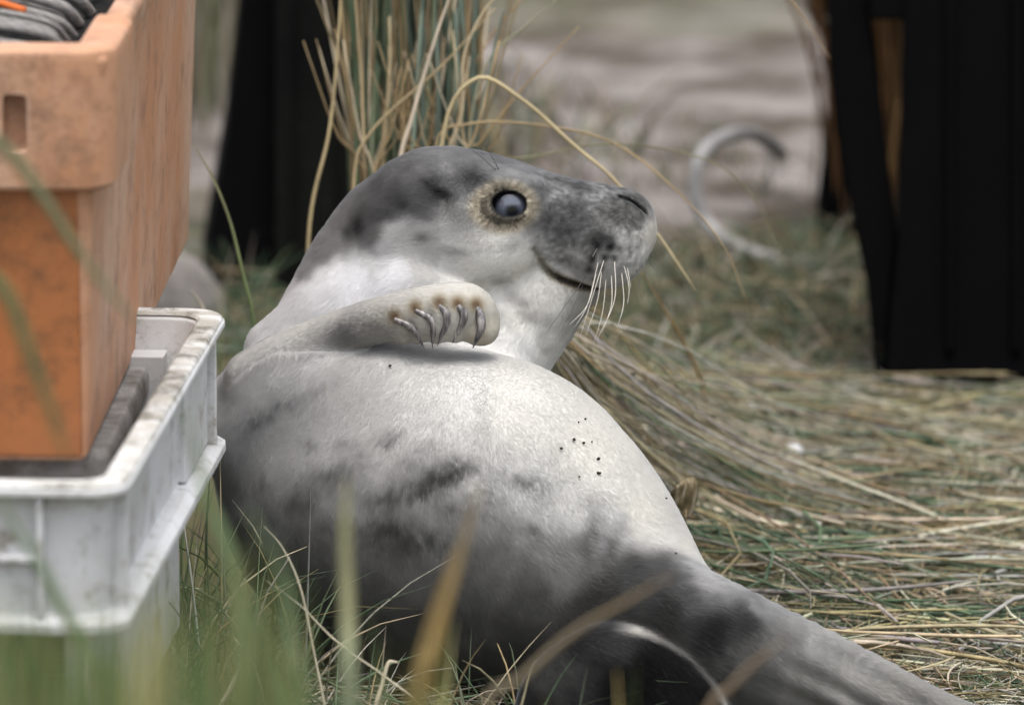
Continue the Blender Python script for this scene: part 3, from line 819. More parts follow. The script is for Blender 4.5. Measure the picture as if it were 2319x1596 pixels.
    for x, y, r in ((1300, 995, 4), (1322, 1002, 4), (1271, 1015, 3.5), (1355, 1038, 3.5), (1356, 1070, 4), (1312, 1078, 2.5), (1508, 1128, 3), (1530, 1252, 3.5), (883, 828, 3), (1310, 955, 2.5), (1340, 1000, 2.5), (1325, 948, 2.5)):
        w = surf_w(sdf_body, x, y)
        if w is None: continue
        bm = bmesh.new(); bmesh.ops.create_icosphere(bm, subdivisions=1, radius=r * UM)
        for vv in bm.verts: vv.co *= random.uniform(.6, 1.3); vv.co.x *= 1.3
        g = bm_obj('dirt_speck', bm, N.m, root, True); g.location = Vector(to_world(np.array([[x, y, w - 9]]))[0] - base)
    return root
build_seal()
# ------------------------------------------------------------------ crates
def rr(x0, x1, y0, y1, r, n=5):
    pts = []
    for cx, cy, a0 in ((x1 - r, y0 + r, -90), (x1 - r, y1 - r, 0), (x0 + r, y1 - r, 90), (x0 + r, y0 + r, 180)):
        for i in range(n + 1):
            a = math.radians(a0 + 90 * i / n); pts.append((cx + r * math.cos(a), cy + r * math.sin(a)))
    return pts

def loft(rings, close_first=True, close_last=True):
    V, F = [], []; n = len(rings[0][1])
    for z, ring in rings: V += [(x, y, z) for x, y in ring]
    for k in range(len(rings) - 1):
        for i in range(n):
            j = (i + 1) % n
            F.append((k * n + i, k * n + j, (k + 1) * n + j, (k + 1) * n + i))
    if close_first: F.append(tuple(range(n))[::-1])
    if close_last: F.append(tuple(range((len(rings) - 1) * n, len(rings) * n)))
    return V, F

def bevel_mod(o, w, seg=2, angle=30):
    m = o.modifiers.new('bevel', 'BEVEL'); m.width = w; m.segments = seg; m.limit_method = 'ANGLE'; m.angle_limit = math.radians(angle)
    m2 = o.modifiers.new('normals', 'WEIGHTED_NORMAL'); m2.keep_sharp = False

def crate_frame(near, far):
    d = far[:2] - near[:2]; L = float(np.linalg.norm(d)); rz = math.atan2(d[1], d[0]) - math.pi / 2
    return L, rz

M_WHITE = mat_plastic('white_plastic', (0.56, 0.565, 0.575), (0.45, 0.445, 0.43), (0.18, 0.155, 0.11), (0.4, 0.7), (0.52, 0.66), (9, 9, 14), 0.5)
M_RIM = mat_plastic('scuffed_white_plastic', (0.54, 0.535, 0.52), (0.34, 0.32, 0.28), (0.10, 0.09, 0.065), (0.42, 0.58), (0.49, 0.58), (18, 60, 40), 0.65)
M_ORANGE = mat_plastic('orange_plastic', (0.33, 0.115, 0.035), (0.28, 0.11, 0.042), (0.13, 0.06, 0.025), (0.40, 0.62), (0.48, 0.66), (8, 8, 2), 0.55)
M_ORANGE_W = mat_plastic('sun_bleached_orange_plastic', (0.44, 0.205, 0.10), (0.47, 0.30, 0.205), (0.24, 0.13, 0.08), (0.40, 0.62), (0.49, 0.64), (6, 6, 3.5), 0.6, (0.62, 0.50, 0.43))
M_GREYBOX = mat_plastic('grey_plastic', (0.17, 0.165, 0.16), (0.27, 0.26, 0.25), (0.08, 0.065, 0.05), (0.4, 0.6), (0.45, 0.6), (20, 20, 20), 0.7)
M_BLACK = mat_plastic('black_plastic', (0.0012, 0.0012, 0.0015), (0.0018, 0.0018, 0.002), (0.003, 0.003, 0.0026), (0.45, 0.7), (0.62, 0.8), (20, 20, 5), 0.75)
M_BLACK.node_tree.nodes['Principled BSDF'].inputs['Specular IOR Level'].default_value = 0.04

def build_white_crate():
    near, far = on_plane(283, 1118, 0.34), on_plane(519, 712, 0.34)
    L, rz = crate_frame(near, far); Wd = 0.44
    root = empty('fish_crate', (near[0], near[1], 0), rz)
    tag(root, 'dirty white plastic fish crate with ribbed sides, orange crate stacked in it', 'crate')
    R = lambda i, r=0.03: rr(-Wd + i, -i, i, L - i, max(r - i * 0.4, 0.006))
    prof = [(0.0, .17), (0.225, .12), (0.236, .030), (0.236, .0), (0.243, .0), (0.2475, .006), (0.2475, .017), (0.334, .013), (0.336, .0), (0.341, .0), (0.342, .002), (0.342, .0195), (0.340, .0225), (0.30, .032), (0.245, .05), (0.225, .125), (0.03, .175)]
    V, F = loft([(z, R(i)) for z, i in prof])
    b = mesh_obj('body', V, F, M_WHITE, root, False); bevel_mod(b, 0.0018, 2, 25)
    V, F = loft([(0.3424, R(.001)), (0.3455, R(.0035)), (0.3455, R(.0185)), (0.3424, R(.0212))], False, False)
    n = len(R(0)); F += [((3) * n + i, 3 * n + (i + 1) % n, (i + 1) % n, i) for i in range(n)]
    rim = mesh_obj('rim', V, F, M_RIM, root, False); bevel_mod(rim, 0.001)
    # upright ribs between the two flanges, and a cross rib on the end panels
    def rib(x0, x1, y0, y1, z0, z1): bevel_mod(bm_obj('rib', box_bm(x0, x1, y0, y1, z0, z1), M_WHITE, root), 0.0015)
    for y in (0.045, L - 0.055): rib(-.026, -.004, y - .0025, y + .0025, .2470, .3355)
    for x in (-.062, -.15, -.24, -.33): rib(x - .0025, x + .0025, .003, .026, .2470, .3355)
    for x0, x1 in ((-.147, -.065), (-.237, -.153)): rib(x0, x1, .006, .026, .286, .2915)
    # raised panel on the side, towards the far corner
    rib(-.0235, -.0105, L - .20, L - .058, .249, .327)
    # inside the far wall: step, post and a brown disc coloured as the dark of a round hole
    rib(-.085, -.045, L - .060, L - .034, .10, .318)
    rib(-.40, -.092, L - .075, L - .036, .10, .285)
    rib(-.052, -.034, .05, L - .06, .10, .262)
    N = Nodes('hole_dark', 0.9, 0.1); N.color((0.11, 0.08, 0.045))
    bm = bmesh.new(); bmesh.ops.create_cone(bm, cap_ends=True, segments=18, radius1=.0042, radius2=.0042, depth=.006)
    h = bm_obj('hole_disc', bm, N.m, root); h.location = (-.108, L - .0335, .326); h.rotation_euler = (math.pi / 2, 0, 0)
    # dirty puddle of dirt and grit lying on the floor inside
    return root, L, rz
build_white_crate()

def build_orange_crate():
    zb = 0.31
    near, far = on_plane(196, 1046, zb), on_plane(427, 548, zb)
    L, rz = crate_frame(near, far); Wd = 0.42
    root = empty('fish_crate', (near[0], near[1], zb), rz)
    tag(root, 'faded orange plastic fish crate full of rope, stacked on the white one', 'crate')
    R = lambda i, r=0.008: rr(-Wd + i, -i, i, L - i, r)
    H = 0.31
    prof = [(0.0, .004), (0.003, .0), (0.19, -.007), (H - .03, -.011), (H - .022, -.019), (H - .006, -.021), (H, -.018), (H + .001, -.004), (H - .006, .001), (H - .10, .006), (0.02, .014)]
    V, F = loft([(z, R(i)) for z, i in prof])
    b = mesh_obj('body', V, F, M_ORANGE_W, root, False); bevel_mod(b, 0.0025, 2, 25)
    # darker, less bleached end panels between corner posts
    e = bm_obj('end_panel', box_bm(-Wd + .05, -.003, -.0085, .012, .005, .2075), M_ORANGE, root); bevel_mod(e, 0.003)
    for x in (-.075, -.15, -.235): bevel_mod(bm_obj('rib', box_bm(x - .004, x + .004, -.0165, .0, .004, .195), M_ORANGE, e), 0.002)
    # deep band with hand hole that wraps the end of the crate
    z0, z1 = .206, H + .004
    sec = [(.016, z0), (.024, z0 + .004), (.026, z0 + .05), (.027, z1 - .012), (.026, z1 - .003), (.021, z1), (-.002, z1), (-.005, z1 - .012), (-.003, z0 + .004), (.002, z0)]
    path = [(-Wd, .13, -1, 0), (-Wd, .06, -1, 0)]
    for cx, a0 in ((-Wd + .006, 180), (-.006, 270)):
        for i in range(8):
            a = math.radians(a0 + 90 * i / 7); path.append((cx + .006 * math.cos(a), .006 + .006 * math.sin(a), math.cos(a), math.sin(a)))
    path += [(0, .06, 1, 0), (0, .118, 1, 0), (0, .13, .4, 0)]
    V, F = [], []; n = len(sec)
    for x, y, nx, ny in path:
        for o_, z in sec: V.append((x + nx * o_, y + ny * o_, z))
    for k in range(len(path) - 1):
        for i in range(n): F.append((k * n + i, k * n + (i + 1) % n, (k + 1) * n + (i + 1) % n, (k + 1) * n + i))
    F += [tuple(range(n))[::-1], tuple(range((len(path) - 1) * n, len(path) * n))]
    bmb = bmesh.new(); vs = [bmb.verts.new(v) for v in V]
    for f in F: bmb.faces.new([vs[i] for i in f])
    band = bm_obj('handle_band', bmb, M_ORANGE_W, root)
    sx = -.047
    cut = bm_obj('cutter', box_bm(sx - .0085, sx + .0085, -.2, -.008, .238, .279), M_ORANGE, root, bevel=.003)
    md = band.modifiers.new('slot', 'BOOLEAN'); md.object = cut; md.operation = 'DIFFERENCE'; md.solver = 'EXACT'
    bpy.context.view_layer.update()
    dg = bpy.context.evaluated_depsgraph_get()
    me = bpy.data.meshes.new_from_object(band.evaluated_get(dg))
    band.modifiers.clear(); band.data = me
    bpy.data.objects.remove(cut)
    bevel_mod(band, 0.003, 2, 25)
    bevel_mod(bm_obj('grip', box_bm(sx - .012, sx + .012, -.008, -.003, .236, .281), M_ORANGE, band), .001)
    lt = bm_obj('scuff', box_bm(.0105, .0112, .152, .163, .225, .262), M_BLACK, root); lt['label'] = 'black ink smudge on the side'
    # contents
    N = Nodes('tarred_netting', 0.9, 0.15)
    N.color(N.ramp(N.noise(N.coords(), 60, 8, 0.8), [(0.3, (0.006, 0.006, 0.006)), (0.6, (0.025, 0.024, 0.022)), (0.8, (0.07, 0.065, 0.06))])); N.bump(N.noise(N.coords(), 220, 6, 0.8), 1.0, .006)
    xs = np.linspace(-Wd + .012, -.012, 40); ys = np.linspace(.012, L - .012, 60); X, Y = np.meshgrid(xs, ys)
    P = np.stack([X, Y, 0 * X], -1).reshape(-1, 3)
    Z = H - .026 + (vnoise(P, .05, 3) - .5) * .035
    V = P.copy(); V[:, 2] = Z
    i = np.arange(len(P)).reshape(60, 40); F = np.stack([i[:-1, :-1], i[:-1, 1:], i[1:, 1:], i[1:, :-1]], -1).reshape(-1, 4)
    net = mesh_obj('netting_heap', V, F, N.m); net.location = root.location; net.rotation_euler = root.rotation_euler
    tag(net, 'dark heap of tarred netting inside the orange crate', 'netting')
    rope = Nodes('weathered_rope', 0.95, 0.1)
    wv = rope.n('TexWave'); wv.inputs['Scale'].default_value = 60; wv.inputs['Distortion'].default_value = 3; wv.bands_direction = 'DIAGONAL'
    tcx = rope.coords(); rope.l(tcx, wv.inputs['Vector'])
    rope.color(rope.mix(rope.noise(rope.coords((40, 260, 260)), 1, 6, .7), rope.mix(wv.outputs['Fac'], (0.10, 0.096, 0.09), (0.22, 0.21, 0.20)), (0.40, 0.38, 0.36))); rope.bump(rope.noise(rope.coords((60, 300, 300)), 1, 6, .7), .9, .004)
    lab = ['thin grey rope in front of all others, against the crate band', 'thin grey rope lying between two thicker coils of the heap', 'frayed grey rope end beside the orange twine', 'grey weathered rope along the near side of the netting heap', 'grey rope bight lying across the netting, second from the crate band', 'thick grey rope crossing the netting beyond two others', 'slack grey rope over the far part of the netting', 'grey rope sagging at the back of the netting heap', 'grey rope strand looped at the far end of the orange crate']
    for k, y in enumerate((.075, .105, .125, .15, .175, .205, .24, .29, .36)):
        z = H - .004 + (k % 3) * .006
        o = tube_obj('rope', [(-Wd + .03, y + .02, z - .02), (-.30, y - .012, z), (-.18, y + .016, z + .006), (-.09, y + .004 * k - .01, z), (-.04, y + .012, z - .012), (-.026, y + .03, z - .03)], (.003, .0042, .0026, .005, .0036, .0046, .005, .005, .005)[k], rope.m, None, 40, 1, 8)
        o.location = root.location; o.rotation_euler = root.rotation_euler
        tag(o, lab[k], 'rope', 'ropes in the orange crate')
    N = Nodes('orange_twine', 0.8, 0.2); N.color((0.50, 0.12, 0.03))
    o = tube_obj('twine', [(-.20, .19, H + .01), (-.15, .172, H + .012), (-.10, .18, H + .008), (-.06, .165, H - .0)], .0032, N.m, None, 24, 1, 6)
    o.location = root.location; o.rotation_euler = root.rotation_euler
    tag(o, 'short orange twine among the grey ropes', 'twine')
    # box below that carries it
    g = empty('plastic_box', (near[0], near[1], 0), rz)
    tag(g, 'dirty grey plastic box inside the white crate, under the orange one', 'box')
    V, F = loft([(z, rr(-Wd + .03 - i, .006 + i, .05 - i, min(L - .05, .44) + i, .015)) for z, i in ((0.032, -.14), (.23, -.11), (.262, .0), (.285, .0), (.29, .008), (.303, .008), (.3095, .005))])
    b = mesh_obj('body', V, F, M_GREYBOX, g, False); bevel_mod(b, .002)
    for y in (.10, .22, .34): bevel_mod(bm_obj('rib', box_bm(.0, .0135, y, y + .008, .15, .29), M_GREYBOX, g), .001)
build_orange_crate()

# ------------------------------------------------------------------ dark bins behind
def slab(name, pts, depth, back, mat, parent, base, taper=1.0):
    """outline given in the picture at one distance, extruded away from the lens by `back` metres"""
    A = [unproj(x, y, depth) - base for x, y in pts]
    cen = np.mean(A, 0)
    lx = min(a[0] for a in A) + base[0] - .004
    B = [a + np.array([back * lx / (A[0][1] + base[1]), back, 0]) for a in A]
    n = len(pts)
    F = [tuple(range(n))[::-1], tuple(range(n, 2 * n))] + [(i, (i + 1) % n, n + (i + 1) % n, n + i) for i in range(n)]
    bm = bmesh.new(); vs = [bm.verts.new(v) for v in A + B]
    for f in F: bm.faces.new([vs[i] for i in f])
    o = bm_obj(name, bm, mat, parent); bevel_mod(o, .004, 2, 25)
    return o

def build_bins():
    b0 = on_plane(2250, 905); dep = float((b0 - CAMP) @ FWD)
    r = empty('plastic_bin', (b0[0], b0[1], 0)); base = np.array([b0[0], b0[1], 0])
    tag(r, 'tall black plastic bin with a wedge-shaped slot, standing on the straw', 'bin')
    slab('front_panel', [(2046, -420), (2900, -420), (2850, 920), (2000, 920), (2012, 760), (2034, 530), (2044, 100)], dep, .30, M_BLACK, r, base)
    slab('side_strut', [(1866, -420), (1968, -420), (1972, 48), (2030, 535), (2016, 700), (2002, 884), (1984, 876), (1962, 640), (1935, 520), (1888, 250), (1872, 0)], dep + .02, .06, M_BLACK, r, base)
    slab('top_bar', [(1960, -400), (2050, -400), (2050, 47), (1968, 47)], dep + .005, .05, M_BLACK, r, base)
    for x in (2140, 2290, 2450): slab('rib', [(x, -380), (x + 26, -380), (x + 22, 800), (x - 2, 800)], dep - .008, .012, M_BLACK, r, base)
    # canister behind it
    c0 = on_plane(1914, 585); dep = float((c0 - CAMP) @ FWD); k = dep / FPX
    prof = [(0, 0), (88, 0), (104, 18), (116, 90), (112, 150), (92, 240), (78, 330), (80, 640), (84, 660), (70, 672), (40, 676), (0, 676)]
    V, F = [], []; n = 32
    for rad, h in prof:
        rad *= .58
        for i in range(n): a = 2 * math.pi * i / n; V.append((rad * k * math.cos(a), rad * k * math.sin(a), h * k))
    for j in range(len(prof) - 1):
        for i in range(n): F.append((j * n + i, j * n + (i + 1) % n, (j + 1) * n + (i + 1) % n, (j + 1) * n + i))
    cr_ = empty('canister', (c0[0], c0[1], 0))
    tag(cr_, 'round black canister on the sand behind the slotted bin', 'canister')
    mesh_obj('body', V, F, M_BLACK, cr_, True)
    lid = bmesh.new(); bmesh.ops.create_cone(lid, cap_ends=True, segments=32, radius1=50 * k, radius2=48 * k, depth=30 * k)
    lo = bm_obj('lid', lid, M_BLACK, cr_); lo.location = (0, 0, 672 * k)
    # bin behind the seal's back
    b1 = on_plane(640, 700); dep = float((b1 - CAMP) @ FWD)
    r = empty('plastic_bin', (b1[0], b1[1], 0)); base = np.array([b1[0], b1[1], 0])
    tag(r, 'scratched black plastic bin behind the seal and grass tuft', 'bin')
    N = Nodes('scratched_black_plastic', 0.7, 0.06)
    v = N.coords()
    c = N.ramp(N.noise(v, 6, 6, 0.6), [(0.35, (0.0015, 0.0015, 0.0015)), (0.65, (0.005, 0.0055, 0.004))])
    c = N.mix(N.ramp(N.noise(N.coords((300, 300, 60)), 1, 6, 0.7), [(0.63, G(0)), (0.72, G(0.7))]), c, (0.05, 0.05, 0.05))
    N.color(c); N.bump(N.noise(v, 200, 4), .3, .002)
    slab('front_panel', [(624, -420), (1066, -420), (1050, 702), (622, 702)], dep, .02, N.m, r, base)
    slab('side_panel', [(540, -420), (621, -420), (620, 700), (520, 690), (458, 610), (512, 300), (546, 0)], dep + .05, .16, M_BLACK, r, base)
    slab('back_panel', [(560, -420), (1060, -420), (1046, 690), (560, 690)], dep + .26, .02, M_BLACK, r, base)
    for x in (662, 760): slab('rib', [(x, -380), (x + 10, -380), (x + 10, 690), (x, 690)], dep - .006, .008, N.m, r, base)
    # pale stone between the crates and that bin
    s0 = on_plane(405, 735); dep = float((s0 - CAMP) @ FWD); k = dep / FPX
    bm = bmesh.new(); bmesh.ops.create_icosphere(bm, subdivisions=4, radius=1)
    P = np.array([v.co[:] for v in bm.verts]); nz = vnoise(P + 9, .6, 3)
    for v, q in zip(bm.verts, nz): v.co *= .8 + .4 * q; v.co.x *= 105 * k; v.co.y *= 90 * k; v.co.z = max(v.co.z, -.25) * 125 * k
    N = Nodes('pale_stone', 0.9, 0.2); N.color(N.ramp(N.noise(N.coords(), 20, 8, .7), [(0.3, (0.10, 0.09, 0.08)), (0.6, (0.22, 0.20, 0.19))])); N.bump(N.noise(N.coords(), 60, 8, .7), .6, .01)
    o = bm_obj('stone', bm, N.m, None, True); o.location = (s0[0], s0[1], 30 * k)
    tag(o, 'rounded grey stone on the ground behind the crates', 'stone')
    # white hoop on the sand
    N = Nodes('white_hose', 0.5, 0.4); N.color(N.ramp(N.noise(N.coords(), 40, 4), [(0.3, (0.22, 0.215, 0.215)), (0.7, (0.32, 0.315, 0.315))]))
    def gp(x, y, z): return on_plane(x, y, z)
    h = 7.75
    pts = [unproj(x, y, h + dz) for x, y, dz in ((1772, 352, .16), (1740, 322, .14), (1695, 303, .1), (1632, 314, .03), (1585, 358, .0), (1574, 440, 0), (1600, 505, 0), (1655, 550, -.02), (1735, 584, -.05), (1800, 598, -.08))]
    pts.append(on_plane(1850, 606, .012)); pts.append(on_plane(1900, 612, .008))
    pts[-3] = on_plane(1800, 594, .016)
    o = tube_obj('hose_loop', pts, .0072, N.m, None, 60, 1, 10)
    tag(o, 'white plastic hose bent into a loop on the pale sand', 'hose')
    # dead leaf against the belly
    N = Nodes('dead_leaf', 0.6, 0.3); N.color(N.ramp(N.noise(N.coords((1, 1, .4)), 140, 4), [(0.35, (0.06, 0.045, 0.022)), (0.5, (0.16, 0.12, 0.06)), (0.68, (0.42, 0.36, 0.27))]))
    dp = 6.25
    A = cr([unproj(1552, 1168, dp), unproj(1548, 1130, dp - .01), unproj(1556, 1095, dp - .012), unproj(1566, 1080, dp)], 14)
    B = cr([unproj(1520, 1130, dp - .02), unproj(1516, 1112, dp - .03), unproj(1530, 1100, dp - .03), unproj(1556, 1082, dp - .005)], 14)
    Cc = cr([unproj(1560, 1172, dp + .01), unproj(1576, 1140, dp + .01), unproj(1580, 1105, dp + .005), unproj(1572, 1082, dp)], 14)
    V = np.concatenate([B, A, Cc]); i = np.arange(42).reshape(3, 14)
    F = np.stack([i[:-1, :-1], i[:-1, 1:], i[1:, 1:], i[1:, :-1]], -1).reshape(-1, 4)
    lf = empty('dry_leaf', tuple(unproj(1556, 1200, dp))); off = np.array(lf.location)
    tag(lf, 'curled brown dry leaf standing in the straw beside the belly', 'leaf')
    o = mesh_obj('blade', V - off, F, N.m, lf); sm = o.modifiers.new('thick', 'SOLIDIFY'); sm.thickness = .0012; ss = o.modifiers.new('s', 'SUBSURF'); ss.levels = ss.render_levels = 1
    e = on_plane(1556, 1290)
    tube_obj('stalk', [unproj(1552, 1150, dp) - off, unproj(1550, 1200, dp) - off, np.array([e[0], e[1], 0.0]) - off], .0016, N.m, lf, 10, 1, 6)
    # white shell
    s0 = on_plane(1797, 1025, .034); bm = bmesh.new(); bmesh.ops.create_uvsphere(bm, u_segments=20, v_segments=12, radius=1)
    k = 6.85 / FPX
    for v in bm.verts:
        a = math.atan2(v.co.y, v.co.x); v.co.x *= 21 * k * (1 + .08 * math.cos(9 * a)); v.co.y *= 19 * k * (1 + .08 * math.cos(9 * a)); v.co.z *= 22 * k
    N = Nodes('shell', .5, .4); N.color(N.ramp(N.noise(N.coords(), 150, 3), [(.3, (.36, .36, .36)), (.6, (.55, .55, .55))]))
    o = bm_obj('shell', bm, N.m, None, True); o.location = Vector(s0); tag(o, 'small white shell lying among the flattened straw', 'shell')
build_bins()

# ------------------------------------------------------------------ grass and straw
M_STRAW = mat_tint('dry_and_green_straw', .6, .2, .12, .3, (90, 90, 90))
M_BLADE = mat_tint('marram_blade', .5, .3, .2, .22, (25, 25, 25))
STRAW = np.array([(.44, .35, .20), (.56, .48, .33), (.36, .27, .13), (.24, .17, .09), (.14, .17, .09), (.10, .14, .075), (.50, .44, .36), (.33, .29, .22)])

def join(parts):
    Vs, Fs, Cs, o = [], [], [], 0
    for V, F, C in parts:
        Vs.append(V); Fs.append(F + o); Cs.append(C); o += len(V)
    return np.concatenate(Vs), np.concatenate(Fs), np.concatenate(Cs)

def strands(L, hw, thick, tint, sides=4, tap=(.8, 1, .9, .7, .25)):
    m, n, _ = L.shape
    t = np.interp(np.linspace(0, 1, n), np.linspace(0, 1, len(tap)), tap)
    V, F = tubes(L, hw[:, None] * t[None], thick, sides, rng.uniform(0, math.pi, m))
    return V, F, np.repeat(tint, n * sides, 0)

def pick_tint(m, p):
    p = np.asarray(p, float); c = STRAW[rng.choice(len(STRAW), m, p=p / p.sum())]
    return np.array([.93, 1.0, 1.12]) * np.clip(c * rng.uniform(.5, 1.15, (m, 1)) * rng.uniform(.93, 1.07, (m, 3)), .01, .8)

def litter(m, x0, x1, y0, y1, ang, spread, lmin, lmax, zmax, tp, hw=(.0007, .0016), wild=.15):
    px, py = rng.uniform(x0, x1, m), rng.uniform(y0, y1, m)
    d = FWD[None] + RGT[None] * ((px - CX) / FPX)[:, None] + UPV[None] * ((CY - py) / FPX)[:, None]
    c = CAMP + d * (-CAM_H / d[:, 2])[:, None]
    a = np.radians(rng.normal(ang, spread, m)); w = rng.random(m) < wild; a[w] = rng.uniform(0, math.pi, w.sum())
    a = a + (rng.random(m) < .5) * math.pi
    ln = rng.uniform(lmin, lmax, m); bend = rng.normal(0, .35, m)
    n = 6; t = np.linspace(-.5, .5, n)
    L = np.zeros((m, n, 3))
    aa = a[:, None] + bend[:, None] * t * 2
    L[:, :, 0] = c[:, 0:1] + np.cos(aa) * t * ln[:, None]; L[:, :, 1] = c[:, 1:2] + np.sin(aa) * t * ln[:, None]
    z0 = zmax * rng.random(m) ** 1.6; tilt = rng.normal(0, .07, m); arch = rng.uniform(-.01, .05, m)
    L[:, :, 2] = ground_h(L[:, :, 0], L[:, :, 1]) + .003 + .005 * np.logaddexp(0, (z0[:, None] + tilt[:, None] * t * ln[:, None] + arch[:, None] * (0.25 - t ** 2) * 2 * ln[:, None]) / .005)
    return strands(L, rng.uniform(*hw, m), .55, pick_tint(m, tp))

def sprouts(m, x0, x1, y0, y1, hmin, hmax, tp, hw, lean=.5, curl=.6, leanx=0.0):
    """short blades standing on the ground inside a picture window of ground"""
    px, py = rng.uniform(x0, x1, m), rng.uniform(y0, y1, m)
    d = FWD[None] + RGT[None] * ((px - CX) / FPX)[:, None] + UPV[None] * ((CY - py) / FPX)[:, None]
    c = CAMP + d * (-CAM_H / d[:, 2])[:, None]
    return sprouts_at(c[:, :2], hmin, hmax, tp, hw, lean, curl, leanx)

def sprouts_at(c, hmin, hmax, tp, hw, lean=.5, curl=.6, leanx=0.0):
    m = len(c); n = 7; t = np.linspace(0, 1, n)[None]
    h = rng.uniform(hmin, hmax, m)[:, None]
    a = rng.uniform(0, 2 * math.pi, m)[:, None]; k = np.abs(rng.normal(0, lean, m))[:, None]; q = rng.uniform(0, curl, m)[:, None]
    L = np.zeros((m, n, 3)); r = h * (k * t + q * t ** 2.5)
    L[:, :, 0] = c[:, 0:1] + np.cos(a) * r + leanx * h * t ** 2; L[:, :, 1] = c[:, 1:2] + np.sin(a) * r
    L[:, :, 2] = ground_h(c[:, 0], c[:, 1])[:, None] - .004 + h * (t - .45 * q * t ** 3)
    return strands(L, rng.uniform(*hw, m), .4, pick_tint(m, tp), tap=(.8, 1, .95, .75, .1))

